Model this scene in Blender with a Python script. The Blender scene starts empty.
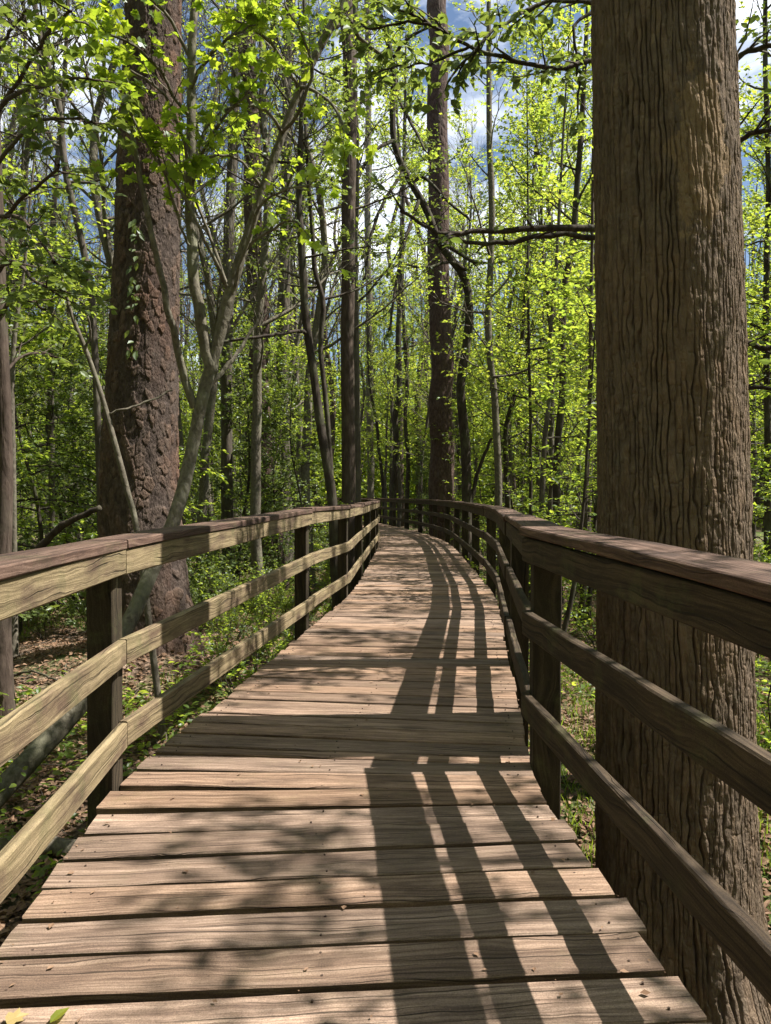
import bpy, math, random
import numpy as np
from mathutils import Vector
RNG = np.random.default_rng(7)
random.seed(7)
sc = bpy.context.scene
COL = sc.collection
PI = math.pi
# ------------------------------------------------------------------ camera numbers
FPX, CX, CY, EYE = 770.0, 385.5, 512.0, 1.23
PITCH = math.radians(1.30)

def at(px, py, Y):
    """world point seen at pixel (px, py) at depth Y (only used to survey the place)"""
    a, b = (px - CX) / FPX, (CY - py) / FPX
    d = np.array([a, math.cos(PITCH) + b * math.sin(PITCH), -math.sin(PITCH) + b * math.cos(PITCH)])
    return np.array([0, 0, EYE]) + d * (Y / d[1])

# ------------------------------------------------------------------ noise
def _h(ix, iy, iz, s):
    n = (ix * 374761393 + iy * 668265263 + iz * 2147483647 + s * 1274126177) & 0xFFFFFFFF
    n = ((n ^ (n >> 13)) * 1274126177) & 0xFFFFFFFF
    n = (n ^ (n >> 16)) & 0xFFFF
    return n / 65535.0

def vnoise(x, y, z=None, s=0):
    x = np.asarray(x, float); y = np.asarray(y, float)
    z = np.zeros_like(x) if z is None else np.asarray(z, float)
    ix, iy, iz = (np.floor(q).astype(np.int64) for q in (x, y, z))
    fx, fy, fz = x - ix, y - iy, z - iz
    fx, fy, fz = (q * q * (3 - 2 * q) for q in (fx, fy, fz))
    r = 0
    for dx in (0, 1):
        for dy in (0, 1):
            for dz in (0, 1):
                w = (fx if dx else 1 - fx) * (fy if dy else 1 - fy) * (fz if dz else 1 - fz)
                r = r + w * _h(ix + dx, iy + dy, iz + dz, s)
    return r * 2 - 1

def fbm(x, y, z=None, s=0, o=4):
    r = 0; a = .5
    zz = None if z is None else np.asarray(z, float)
    for k in range(o):
        f = 2 ** k
        r = r + a * vnoise(np.asarray(x) * f, np.asarray(y) * f, None if zz is None else zz * f, s + k)
        a *= .5
    return r

# ------------------------------------------------------------------ ground shape
def ground(x, y):
    x = np.asarray(x, float); y = np.asarray(y, float)
    z = -.80 + .14 * fbm(x * .35, y * .35, s=3) + .05 * fbm(x * 1.7, y * 1.7, s=9, o=3)
    z = z + .30 * np.exp(-(((x + 2.9) ** 2 + (y - 9) ** 2) / 1.6))        # needle mound round the pine
    z = z - .55 * np.exp(-(((x - 1.6) ** 2 + (y - 3.4) ** 2) / 2.2)) - .05
    return z

# ------------------------------------------------------------------ mesh building
class MB:
    def __init__(s): s.v = []; s.f = []; s.uv = []; s.n = 0
    def add(s, V, F, UV=None):
        """V (n,3); F list of equal-size int arrays; UV per vertex"""
        V = np.asarray(V, float)
        for a in (F if isinstance(F, list) else [F]):
            s.f.append(np.asarray(a, np.int64) + s.n)
        s.v.append(V); s.n += len(V)
        s.uv.append(np.zeros((len(V), 2)) if UV is None else np.asarray(UV, float))
    def mesh(s, name, mat, smooth=False, uv=False):
        V = np.concatenate(s.v); me = bpy.data.meshes.new(name)
        li = np.concatenate([a.ravel() for a in s.f])
        tot = np.concatenate([np.full(len(a), a.shape[1]) for a in s.f])
        st = np.concatenate([[0], np.cumsum(tot)[:-1]])
        me.vertices.add(len(V)); me.vertices.foreach_set('co', V.astype(np.float32).ravel())
        me.loops.add(len(li)); me.loops.foreach_set('vertex_index', li.astype(np.int32))
        me.polygons.add(len(tot)); me.polygons.foreach_set('loop_start', st.astype(np.int32))
        if uv:
            U = np.concatenate(s.uv)[li]
            l = me.uv_layers.new(name='UVMap'); l.data.foreach_set('uv', U.astype(np.float32).ravel())
        me.polygons.foreach_set('use_smooth', np.full(len(tot), smooth))
        me.materials.append(mat); me.update(calc_edges=True); me.validate()
        return me
    def obj(s, name, mat, parent=None, smooth=False, uv=False, loc=None):
        me = s.mesh(name, mat, smooth, uv)
        return link(name, me, parent, loc)

def link(name, me, parent=None, loc=None):
    o = bpy.data.objects.new(name, me); COL.objects.link(o)
    if parent is not None: o.parent = parent
    if loc is not None: o.location = loc
    return o

def tag(o, label, cat=None, group=None, kind=None):
    if label: o['label'] = label
    if cat: o['category'] = cat
    if group: o['group'] = group
    if kind: o['kind'] = kind
    return o

def thing(name, label, cat, loc=(0, 0, 0), group=None):
    o = bpy.data.objects.new(name, None); COL.objects.link(o); o.location = loc
    o.empty_display_size = .2
    return tag(o, label, cat, group)

def copy_thing(o, loc, rz, s, label, group):
    c = o.copy(); COL.objects.link(c); c.location = loc; c.rotation_euler = (0, 0, rz); c.scale = (s, s, s)
    c['label'] = label; c['group'] = group
    for ch in list(o.children):
        d = ch.copy(); COL.objects.link(d); d.parent = c
        for g in ch.children:
            e = g.copy(); COL.objects.link(e); e.parent = d
    return c

def nrm(v): return v / (np.linalg.norm(v, axis=-1, keepdims=True) + 1e-9)

def catmull(P, n):
    P = np.asarray(P, float); N = len(P)
    t = np.linspace(0, N - 1, n); i = np.clip(np.floor(t).astype(int), 0, N - 2); f = (t - i)[:, None]
    p0, p1, p2, p3 = P[np.clip(i - 1, 0, N - 1)], P[i], P[i + 1], P[np.clip(i + 2, 0, N - 1)]
    return .5 * (2 * p1 + (p2 - p0) * f + (2 * p0 - 5 * p1 + 4 * p2 - p3) * f ** 2 + (3 * p1 - p0 - 3 * p2 + p3) * f ** 3)

def frames(P):
    T = np.gradient(P, axis=0); T = nrm(T)
    ref = np.array([1., 0, 0]) if abs(T[0][0]) < .8 else np.array([0, 1., 0])
    A = nrm(ref - T * (T @ ref)[:, None]); B = np.cross(T, A)
    return T, A, B

def tube(mb, P, R, sides=5, cap=False):
    P = np.asarray(P, float); R = np.asarray(R, float); n = len(P)
    T, A, B = frames(P)
    th = np.arange(sides) * 2 * PI / sides
    V = P[:, None] + R[:, None, None] * (np.cos(th)[None, :, None] * A[:, None] + np.sin(th)[None, :, None] * B[:, None])
    i = np.arange(n - 1)[:, None] * sides; j = np.arange(sides)[None]; k = (j + 1) % sides
    F = np.stack([i + j, i + k, i + sides + k, i + sides + j], -1).reshape(-1, 4)
    Fs = [F]
    if cap:
        Fs += [np.arange(sides)[None, ::-1], (np.arange(sides) + (n - 1) * sides)[None]]
    mb.add(V.reshape(-1, 3), Fs)

# leaves -----------------------------------------------------------
LEAF = {
 'simple': (np.array([[0, 0, 0], [.33, .5, .07], [0, 1, -.05], [-.33, .5, .07]]), np.array([[0, 1, 2], [0, 2, 3]])),
 'ovate': (np.array([[0, 0, 0], [.21, .22, .05], [.25, .55, .06], [0, 1, -.10], [-.25, .55, .06], [-.21, .22, .05], [0, .45, .0]]),
           np.array([[0, 1, 6], [1, 2, 6], [2, 3, 6], [3, 4, 6], [4, 5, 6], [5, 0, 6]])),
 'maple': (np.array([[0, 0, 0], [.30, .02, .05], [.52, .20, .06], [.34, .38, .03], [.50, .68, .05], [.20, .66, .0], [0, 1, -.12],
                     [-.20, .66, .0], [-.50, .68, .05], [-.34, .38, .03], [-.52, .20, .06], [-.30, .02, .05], [0, .4, -.01]]),
           np.array([[i, (i + 1) % 12, 12] for i in range(12)])),
 'blade': (np.array([[-.04, 0, 0], [.04, 0, 0], [.03, .5, .06], [0, 1, .26], [-.03, .5, .06]]), np.array([[0, 1, 2], [0, 2, 4], [4, 2, 3]])),
}
def leaves(mb, P, D, N, S, kind='simple'):
    P = np.asarray(P, float); D = nrm(np.asarray(D, float)); N = np.asarray(N, float)
    N = nrm(N - D * np.sum(N * D, -1, keepdims=True)); R = np.cross(D, N)
    t, f = LEAF[kind]; S = np.asarray(S, float)[:, None, None]
    V = P[:, None] + S * (t[None, :, 0:1] * R[:, None] + t[None, :, 1:2] * D[:, None] + t[None, :, 2:3] * N[:, None])
    F = (np.arange(len(P))[:, None, None] * len(t) + f[None]).reshape(-1, f.shape[1])
    mb.add(V.reshape(-1, 3), F)

# ------------------------------------------------------------------ materials
class NT:
    def __init__(s, name):
        s.m = bpy.data.materials.new(name); s.m.use_nodes = True; s.t = s.m.node_tree; s.t.nodes.clear()
        s.out = s.n('ShaderNodeOutputMaterial')
    def n(s, ty, **kw):
        o = s.t.nodes.new(ty)
        for k, v in kw.items(): setattr(o, k, v)
        return o
    def l(s, a, b): s.t.links.new(a, b)
    def val(s, sock, v):
        if hasattr(v, 'node'): s.l(v, sock)
        else: sock.default_value = v
    def map(s, src, scale=(1, 1, 1), loc=(0, 0, 0)):
        o = s.n('ShaderNodeMapping'); s.l(src, o.inputs['Vector']); o.inputs['Scale'].default_value = scale
        s.val(o.inputs['Location'], loc); return o.outputs[0]
    def noise(s, vec, scale, detail=4, rough=.55, dist=0, out='Fac'):
        o = s.n('ShaderNodeTexNoise'); s.l(vec, o.inputs['Vector']); o.inputs['Scale'].default_value = scale
        o.inputs['Detail'].default_value = detail; o.inputs['Roughness'].default_value = rough; o.inputs['Distortion'].default_value = dist
        return o.outputs[out]
    def vor(s, vec, scale, feature='F1', out='Distance', rnd=1):
        o = s.n('ShaderNodeTexVoronoi'); o.feature = feature; s.l(vec, o.inputs['Vector']); o.inputs['Scale'].default_value = scale
        o.inputs['Randomness'].default_value = rnd; return o.outputs[out]
    def ramp(s, fac, stops, interp='LINEAR'):
        o = s.n('ShaderNodeValToRGB'); o.color_ramp.interpolation = interp; e = o.color_ramp.elements
        while len(e) < len(stops): e.new(.5)
        for q, (p, c) in zip(e, stops):
            q.position = p; q.color = (*c, 1) if isinstance(c, tuple) else (c, c, c, 1)
        s.l(fac, o.inputs['Fac']); return o.outputs['Color']
    def mix(s, fac, a, b, mode='MIX'):
        o = s.n('ShaderNodeMix', data_type='RGBA', blend_type=mode)
        s.val(o.inputs['Factor'], fac)
        for k, v in ((6, a), (7, b)): s.val(o.inputs[k], (*v, 1) if isinstance(v, tuple) and len(v) == 3 else v)
        return o.outputs[2]
    def math(s, op, a, b=0.0, clamp=False):
        o = s.n('ShaderNodeMath', operation=op); o.use_clamp = clamp
        s.val(o.inputs[0], a); s.val(o.inputs[1], b); return o.outputs[0]
    def bump(s, h, strength=.5, dist=.02, nrm=None):
        o = s.n('ShaderNodeBump'); s.l(h, o.inputs['Height']); o.inputs['Strength'].default_value = strength
        o.inputs['Distance'].default_value = dist
        if nrm is not None: s.l(nrm, o.inputs['Normal'])
        return o.outputs[0]
    def bsdf(s, col, rough=.7, normal=None, spec=.3):
        o = s.n('ShaderNodeBsdfPrincipled'); s.val(o.inputs['Base Color'], (*col, 1) if isinstance(col, tuple) else col)
        s.val(o.inputs['Roughness'], rough); o.inputs['Specular IOR Level'].default_value = spec
        if normal is not None: s.l(normal, o.inputs['Normal'])
        s.l(o.outputs[0], s.out.inputs['Surface']); return o
    def tc(s, k='Object'): return s.n('ShaderNodeTexCoord').outputs[k]
    def geo(s, k): return s.n('ShaderNodeNewGeometry').outputs[k]

def leaf_mat(name, c1, c2, t1, t2, trans=.55, gloss=.06, rough=.4):
    n = NT(name); r = n.geo('Random Per Island')
    ca = n.ramp(r, [(0, c1), (.6, c2), (1, c1)]); tb = n.ramp(r, [(0, t1), (.5, t2), (1, t1)])
    d = n.n('ShaderNodeBsdfDiffuse'); n.l(ca, d.inputs[0])
    t = n.n('ShaderNodeBsdfTranslucent'); n.l(tb, t.inputs[0])
    a = n.n('ShaderNodeMixShader'); a.inputs[0].default_value = trans; n.l(d.outputs[0], a.inputs[1]); n.l(t.outputs[0], a.inputs[2])
    g = n.n('ShaderNodeBsdfGlossy'); g.inputs['Roughness'].default_value = rough; g.inputs[0].default_value = (.9, .95, 1, 1)
    b = n.n('ShaderNodeMixShader'); b.inputs[0].default_value = gloss; n.l(a.outputs[0], b.inputs[1]); n.l(g.outputs[0], b.inputs[2])
    n.l(b.outputs[0], n.out.inputs['Surface']); return n.m

LM_SPRING = leaf_mat('spring_leaf', (.08, .15, .02), (.15, .20, .025), (.32, .46, .05), (.54, .58, .06), .62, .03)
LM_MAPLE = leaf_mat('maple_leaf', (.09, .16, .018), (.14, .19, .02), (.33, .47, .03), (.48, .57, .04), .62, .03)
LM_GREEN = leaf_mat('green_leaf', (.07, .125, .02), (.11, .16, .025), (.33, .46, .05), (.47, .54, .055), .6, .02)
LM_HOLLY = leaf_mat('holly_leaf', (.070, .105, .032), (.11, .14, .042), (.22, .31, .05), (.32, .40, .055), .38, .035, .45)
LM_DRY = leaf_mat('dry_leaf', (.15, .092, .058), (.26, .17, .115), (.10, .06, .03), (.14, .08, .04), .15, .004)
LM_GRASS = leaf_mat('grass_blade', (.09, .14, .022), (.14, .18, .03), (.24, .36, .03), (.34, .42, .04), .5, .02)

def bark_mat(name, dark, mid, light, lichen=(.30, .31, .24), lich=.5, scale=9, stretch=.22, bump=.8, dist=.02, mossy=0):
    n = NT(name); o = n.tc()
    w = n.noise(o, 3, 3, out='Color')
    v = n.mix(.06, o, w, 'ADD')
    m = n.map(v, (1, 1, stretch))
    e = n.vor(m, scale, 'DISTANCE_TO_EDGE')
    f = n.noise(m, scale * 2.2, 6, .65)
    h = n.math('ADD', n.math('MULTIPLY', n.math('MINIMUM', e, .35), 2.0), n.math('MULTIPLY', f, .8))
    col = n.ramp(f, [(.28, dark), (.52, mid), (.75, light)])
    lm = n.ramp(n.noise(o, 2.3, 5, .6), [(.5, 0.), (.68, 1.)])
    col = n.mix(n.math('MULTIPLY', lm, lich), col, lichen)
    if mossy:
        z = n.n('ShaderNodeSeparateXYZ'); n.l(o, z.inputs[0])
        k = n.ramp(n.math('ADD', n.math('MULTIPLY', z.outputs[2], -.6), n.math('MULTIPLY', n.noise(o, 5, 5, .7), 1.2)), [(.0, 0.), (.55, 1.)])
        col = n.mix(n.math('MULTIPLY', k, mossy), col, n.mix(n.noise(o, 16, 4), (.016, .014, .008), (.055, .058, .022)))
    n.bsdf(col, .9, n.bump(h, bump, dist), .15); return n.m

BK_GREY = bark_mat('grey_bark', (0.043, 0.035, 0.028), (0.083, 0.070, 0.056), (0.137, 0.119, 0.097), (0.151, 0.158, 0.115), lich=.45)
BK_LICHEN = bark_mat('lichen_bark', (.058, .050, .038), (.135, .120, .092), (.225, .205, .16), (.21, .22, .15), .6, 14, .6, .8, .012, mossy=.85)
BK_BROWN = bark_mat('brown_bark', (0.036, 0.026, 0.020), (0.068, 0.050, 0.040), (0.108, 0.083, 0.065), (0.130, 0.130, 0.094), lich=.25)
BK_DARK = bark_mat('dark_bark', (0.025, 0.020, 0.016), (0.047, 0.037, 0.030), (0.079, 0.065, 0.050), (0.115, 0.130, 0.072), .5)
BK_PALE = bark_mat('pale_bark', (0.061, 0.052, 0.040), (0.119, 0.104, 0.081), (0.194, 0.176, 0.137), (0.180, 0.184, 0.126), .55, 14, .6, .6, .01)
BK_RED = bark_mat('red_pine_bark', (0.036, 0.023, 0.019), (0.072, 0.047, 0.039), (0.119, 0.081, 0.066), (0.158, 0.144, 0.122), .2, 7, .5, 1, .03)

def big_bark(name, dark, mid, light, patch, pz, lichen, worn=None):
    n = NT(name); o = n.tc()
    f = n.noise(n.map(o, (1, 1, .45)), 26, 7, .7)
    col = n.ramp(f, [(.25, dark), (.5, mid), (.78, light)])
    p = n.ramp(n.noise(n.map(o, (1, 1, .5)), 1.6, 4, .6), [(.48, 0.), (.62, 1.)])
    col = n.mix(n.math('MULTIPLY', p, pz), col, patch)
    g = n.ramp(n.noise(o, 9, 5, .7), [(.62, 0.), (.72, 1.)])
    col = n.mix(n.math('MULTIPLY', g, .35), col, lichen)
    a = n.n('ShaderNodeAttribute', attribute_name='plate'); pv = n.ramp(a.outputs['Fac'], [(0, (.72, .72, .74)), (.5, (1., 1., 1.)), (1, (1.42, 1.30, 1.2))])
    col = n.mix(1., col, pv, 'MULTIPLY')
    if worn:                                              # bark rubbed smooth and pale in one place
        q = n.map(o, tuple(1 / v for v in worn[1]), tuple(-c / v for c, v in zip(worn[0], worn[1])))
        ln = n.n('ShaderNodeVectorMath', operation='LENGTH'); n.l(q, ln.inputs[0])
        k = n.ramp(n.math('ADD', ln.outputs['Value'], n.math('MULTIPLY', n.noise(o, 7, 5, .65), .9)), [(.95, 1.), (1.45, 0.)])
        col = n.mix(n.math('MULTIPLY', k, .8), col, n.mix(n.noise(o, 40, 4, .7), tuple(v * .7 for v in worn[2]), tuple(v * 1.25 for v in worn[2])))
    z = n.n('ShaderNodeSeparateXYZ'); n.l(o, z.inputs[0])
    low = n.math('MULTIPLY', n.ramp(n.math('ADD', n.math('MULTIPLY', z.outputs[2], -1.3), n.math('MULTIPLY', n.noise(o, 6, 4), .9)), [(1.5, 0.), (1.95, 1.)]), .6)
    col = n.mix(low, col, (.10, .11, .035))
    h = n.math('ADD', n.noise(n.map(o, (1, 1, .4)), 45, 7, .75), n.math('MULTIPLY', n.vor(n.map(o, (1, 1, .3)), 70, 'DISTANCE_TO_EDGE'), .6))
    n.bsdf(col, .92, n.bump(h, 1., .022), .10); return n.m
BK_OAK = big_bark('furrowed_bark', (.085, .063, .046), (.158, .119, .087), (.23, .182, .138), (.18, .125, .08), .5, (.23, .22, .17), worn=((1.49, 3.72, 2.85), (.26, .5, .72), (.27, .19, .115)))
BK_PINE = big_bark('plated_pine_bark', (.038, .029, .024), (.086, .065, .054), (.17, .132, .112), (.115, .068, .050), .55, (.19, .17, .15))

def wood_mat(name, dark, mid, light, stain, st=.5, moss=.0, bumpd=.004, crack=.7):
    n = NT(name); uv = n.tc('UV'); r = n.geo('Random Per Island')
    off = n.n('ShaderNodeCombineXYZ'); n.l(n.math('MULTIPLY', r, 37.), off.inputs[0]); n.l(n.math('MULTIPLY', r, 91.), off.inputs[1]); n.l(n.math('MULTIPLY', r, 13.), off.inputs[2])
    v = n.n('ShaderNodeVectorMath', operation='ADD'); n.l(uv, v.inputs[0]); n.l(off.outputs[0], v.inputs[1]); v = v.outputs[0]
    wob = n.noise(n.map(v, (1.6, 5, 1)), 1.5, 3, .5)
    c = n.n('ShaderNodeCombineXYZ'); n.l(n.math('MULTIPLY', wob, .075), c.inputs[1])
    vw = n.n('ShaderNodeVectorMath', operation='ADD'); n.l(v, vw.inputs[0]); n.l(c.outputs[0], vw.inputs[1]); vw = vw.outputs[0]
    g1 = n.noise(n.map(vw, (1.5, 70, 1)), 1, 6, .65)              # long grain
    g2 = n.noise(n.map(vw, (4, 190, 1)), 1, 4, .7)                # fine fibres
    g = n.math('ADD', n.math('MULTIPLY', g1, .65), n.math('MULTIPLY', g2, .4))
    col = n.ramp(g, [(.38, dark), (.5, mid), (.63, light)])
    tint = n.math('ADD', n.math('MULTIPLY', r, .6), .72)
    col = n.mix(1.0, col, tint, 'MULTIPLY')
    stn = n.ramp(n.noise(n.map(v, (2.2, 7, 1)), 1.3, 5, .65), [(.47, 0.), (.66, 1.)])
    col = n.mix(n.math('MULTIPLY', stn, st), col, stain)
    cr = n.ramp(n.noise(n.map(vw, (1.1, 130, 1), (3, 9, 0)), 1, 2, .5), [(.63, 0.), (.69, 1.)])
    col = n.mix(n.math('MULTIPLY', cr, crack), col, tuple(q * .35 for q in dark))
    if moss:
        mm = n.ramp(n.noise(n.tc('Object'), 5, 6, .7), [(.53, 0.), (.68, 1.)])
        col = n.mix(n.math('MULTIPLY', mm, moss), col, (.10, .105, .04))
    hs = n.n('ShaderNodeHueSaturation'); n.l(n.math('ADD', n.math('MULTIPLY', n.math('FRACT', n.math('MULTIPLY', r, 7.3)), .22), .90), hs.inputs['Saturation']); n.l(col, hs.inputs['Color']); col = hs.outputs[0]
    worn = n.noise(n.map(v, (1.1, 3.5, 1), (5, 2, 0)), 1.2, 5, .7); col = n.mix(1., col, n.ramp(worn, [(.3, .74), (.5, 1.), (.7, 1.16)]), 'MULTIPLY')
    spk = n.noise(n.tc('Object'), 260, 4, .8)
    col = n.mix(1., col, n.ramp(spk, [(.34, .58), (.6, 1.12)]), 'MULTIPLY')
    h = n.math('SUBTRACT', n.math('ADD', n.math('MULTIPLY', g, 1.3), n.math('MULTIPLY', spk, .25)), n.math('MULTIPLY', cr, 1.2))
    n.bsdf(col, .82, n.bump(h, .9, bumpd), .25); return n.m
W_DECK = wood_mat('weathered_plank', (.082, .052, .036), (.215, .142, .100), (.34, .24, .175), (.090, .058, .042), .65, .14, crack=.85)
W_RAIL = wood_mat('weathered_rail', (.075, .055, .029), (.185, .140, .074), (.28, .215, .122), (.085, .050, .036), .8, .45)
W_RAIL_SHADE = wood_mat('shaded_rail', (.015, .010, .006), (.040, .026, .015), (.078, .054, .032), (.018, .013, .008), .65, .4)  # rail wood with the right side's shade darkened into its colour
W_CAP = wood_mat('red_brown_cap', (.034, .019, .014), (.088, .050, .036), (.165, .105, .078), (.028, .016, .012), .75, .3)
W_POST = wood_mat('dark_post', (.013, .009, .006), (.028, .020, .012), (.055, .040, .024), (.045, .036, .018), .5, .4)
W_BEAM = wood_mat('dark_beam', (.05, .038, .028), (.10, .075, .055), (.16, .12, .09), (.05, .04, .03), .5, .2)

def ground_mat():
    n = NT('leaf_littered_soil'); o = n.tc()
    v = n.mix(.12, o, n.noise(o, 7, 3, out='Color'), 'ADD')
    cells = n.vor(v, 21, 'F1', 'Color'); ed = n.vor(v, 21, 'F1', 'Distance')
    s = n.n('ShaderNodeSeparateColor'); n.l(cells, s.inputs[0])
    lit = n.ramp(s.outputs[0], [(0, (.055, .038, .026)), (.35, (.11, .073, .05)), (.7, (.20, .135, .095)), (1, (.34, .25, .19))])
    soil = n.ramp(n.noise(o, 13, 6, .7), [(.3, (.035, .026, .018)), (.7, (.09, .065, .045))])
    col = n.mix(n.ramp(n.noise(o, 3, 4, .6), [(.36, 0.), (.52, 1.)]), soil, lit)
    gr = n.ramp(n.noise(o, .55, 5, .65), [(.47, 0.), (.58, 1.)])
    grass = n.ramp(n.noise(o, 30, 4, .7), [(.3, (.03, .05, .012)), (.55, (.07, .12, .02)), (.75, (.12, .17, .035))])
    col = n.mix(n.math('MULTIPLY', gr, .8), col, grass)
    h = n.math('ADD', n.math('MULTIPLY', ed, 1.2), n.noise(o, 40, 5, .7))
    n.bsdf(col, .92, n.bump(h, 1, .03), .15); return n.m

# ------------------------------------------------------------------ world, sun, camera
SUN_EL, SUN_AZ = math.radians(57), math.radians(88)      # azimuth from +Y (view) towards +X (right)
w = bpy.data.worlds.new('World'); sc.world = w; w.use_nodes = True
wt = w.node_tree; wt.nodes.clear()
wo = wt.nodes.new('ShaderNodeOutputWorld'); bg = wt.nodes.new('ShaderNodeBackground'); sky = wt.nodes.new('ShaderNodeTexSky')
sky.sky_type = 'NISHITA'; sky.sun_disc = False; sky.sun_elevation = SUN_EL; sky.sun_rotation = SUN_AZ
sky.air_density = 1.0; sky.dust_density = .6; sky.ozone_density = 1.5
tcw = wt.nodes.new('ShaderNodeTexCoord'); mpw = wt.nodes.new('ShaderNodeMapping'); mpw.inputs['Scale'].default_value = (1.2, 1.2, 2.6)
nzw = wt.nodes.new('ShaderNodeTexNoise'); nzw.inputs['Scale'].default_value = 2.1; nzw.inputs['Detail'].default_value = 7; nzw.inputs['Roughness'].default_value = .6
rpw = wt.nodes.new('ShaderNodeValToRGB'); rpw.color_ramp.elements[0].position = .49; rpw.color_ramp.elements[1].position = .66
mxw = wt.nodes.new('ShaderNodeMix'); mxw.data_type = 'RGBA'
mxw.inputs[7].default_value = (14.5, 14.8, 15.2, 1)
for a, b in ((tcw.outputs['Generated'], mpw.inputs[0]), (mpw.outputs[0], nzw.inputs[0]), (nzw.outputs[0], rpw.inputs[0]), (rpw.outputs[0], mxw.inputs['Factor']),
             (sky.outputs[0], mxw.inputs[6]), (mxw.outputs[2], bg.inputs[0]), (bg.outputs[0], wo.inputs[0])):
    wt.links.new(a, b)
bg.inputs[1].default_value = .056
sl = bpy.data.lights.new('sun', 'SUN'); sl.energy = 5.0; sl.angle = math.radians(.5); sl.color = (1, .945, .86)
so = bpy.data.objects.new('sun', sl); COL.objects.link(so)
sd = Vector((math.sin(SUN_AZ) * math.cos(SUN_EL), math.cos(SUN_AZ) * math.cos(SUN_EL), math.sin(SUN_EL)))
so.rotation_euler = sd.to_track_quat('Z', 'Y').to_euler(); so.location = (20, 0, 30)
cam = bpy.data.cameras.new('camera'); co = bpy.data.objects.new('camera', cam); COL.objects.link(co)
cam.sensor_fit = 'HORIZONTAL'; cam.sensor_width = 36; cam.lens = 36 * FPX / 771; cam.clip_end = 800; cam.clip_start = .05
co.location = (0, 0, EYE); co.rotation_euler = (PI / 2 - PITCH, 0, 0); sc.camera = co
sc.view_settings.view_transform = 'Standard'; sc.view_settings.look = 'None'; sc.view_settings.exposure = 1.35; sc.view_settings.gamma = 1
cy = sc.cycles if hasattr(sc, 'cycles') else None
sc.render.engine = 'CYCLES'; cy = sc.cycles
cy.max_bounces = 9; cy.diffuse_bounces = 6; cy.glossy_bounces = 2; cy.transmission_bounces = 5; cy.transparent_max_bounces = 4
cy.use_adaptive_sampling = True; cy.adaptive_threshold = .008; cy.caustics_reflective = False; cy.caustics_refractive = False
cy.sample_clamp_indirect = 6
try:
    cy.use_denoising = True; cy.denoiser = 'OPENIMAGEDENOISE'; cy.denoising_input_passes = 'RGB_ALBEDO_NORMAL'
except Exception: pass

# ------------------------------------------------------------------ ground sheet
def build_ground():
    def axis(lo, hi, c, d0, k):
        out = [c]; d = d0
        while out[-1] < hi: out.append(out[-1] + d); d = d * k if out[-1] - c > 14 else d
        b = [c]; d = d0
        while b[-1] > lo: b.append(b[-1] - d); d = d * k if c - b[-1] > 14 else d
        return np.array(b[:0:-1] + out)
    xs = axis(-260, 260, 0, .14, 1.10); ys = axis(-60, 400, 8, .14, 1.10)
    X, Y = np.meshgrid(xs, ys); Z = ground(X, Y)
    nx, ny = len(xs), len(ys); i = np.arange(ny - 1)[:, None] * nx + np.arange(nx - 1)[None]
    mb = MB(); mb.add(np.stack([X, Y, Z], -1).reshape(-1, 3), np.stack([i, i + 1, i + nx + 1, i + nx], -1).reshape(-1, 4))
    o = mb.obj('ground', ground_mat(), smooth=True); tag(o, 'forest floor of brown leaf litter with green patches', 'ground', kind='structure')
build_ground()

# ------------------------------------------------------------------ boardwalk
CL = [(-2.0, .16), (0, .0035), (1.8, -.137), (2.5, -.19), (3.15, -.242), (3.7, -.205), (4.6, -.088), (6.5, .124), (8.4, .345), (9.95, .475), (12, .545), (14.4, .61), (16.8, .685),
      (19.5, .70), (21.8, .58), (24, .36), (26.5, .0), (30, -.60), (34, -1.45), (38, -2.7), (43, -4.7), (48, -7.4)]
cl = catmull([(x, y, 0) for y, x in CL], 4000)
seg = np.linalg.norm(np.diff(cl, axis=0), axis=1); S = np.concatenate([[0], np.cumsum(seg)]); SL = S[-1]
def cpt(s): return np.array([np.interp(s, S, cl[:, k]) for k in range(3)])
def cdir(s, w=.35): return nrm(cpt(min(s + w, SL)) - cpt(max(s - w, 0)))
def right_of(s):
    d = cdir(s); return np.array([d[1], -d[0], 0.])
def s_at(Y): return float(np.interp(Y, cl[:, 1], S))
HW = .882

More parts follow.
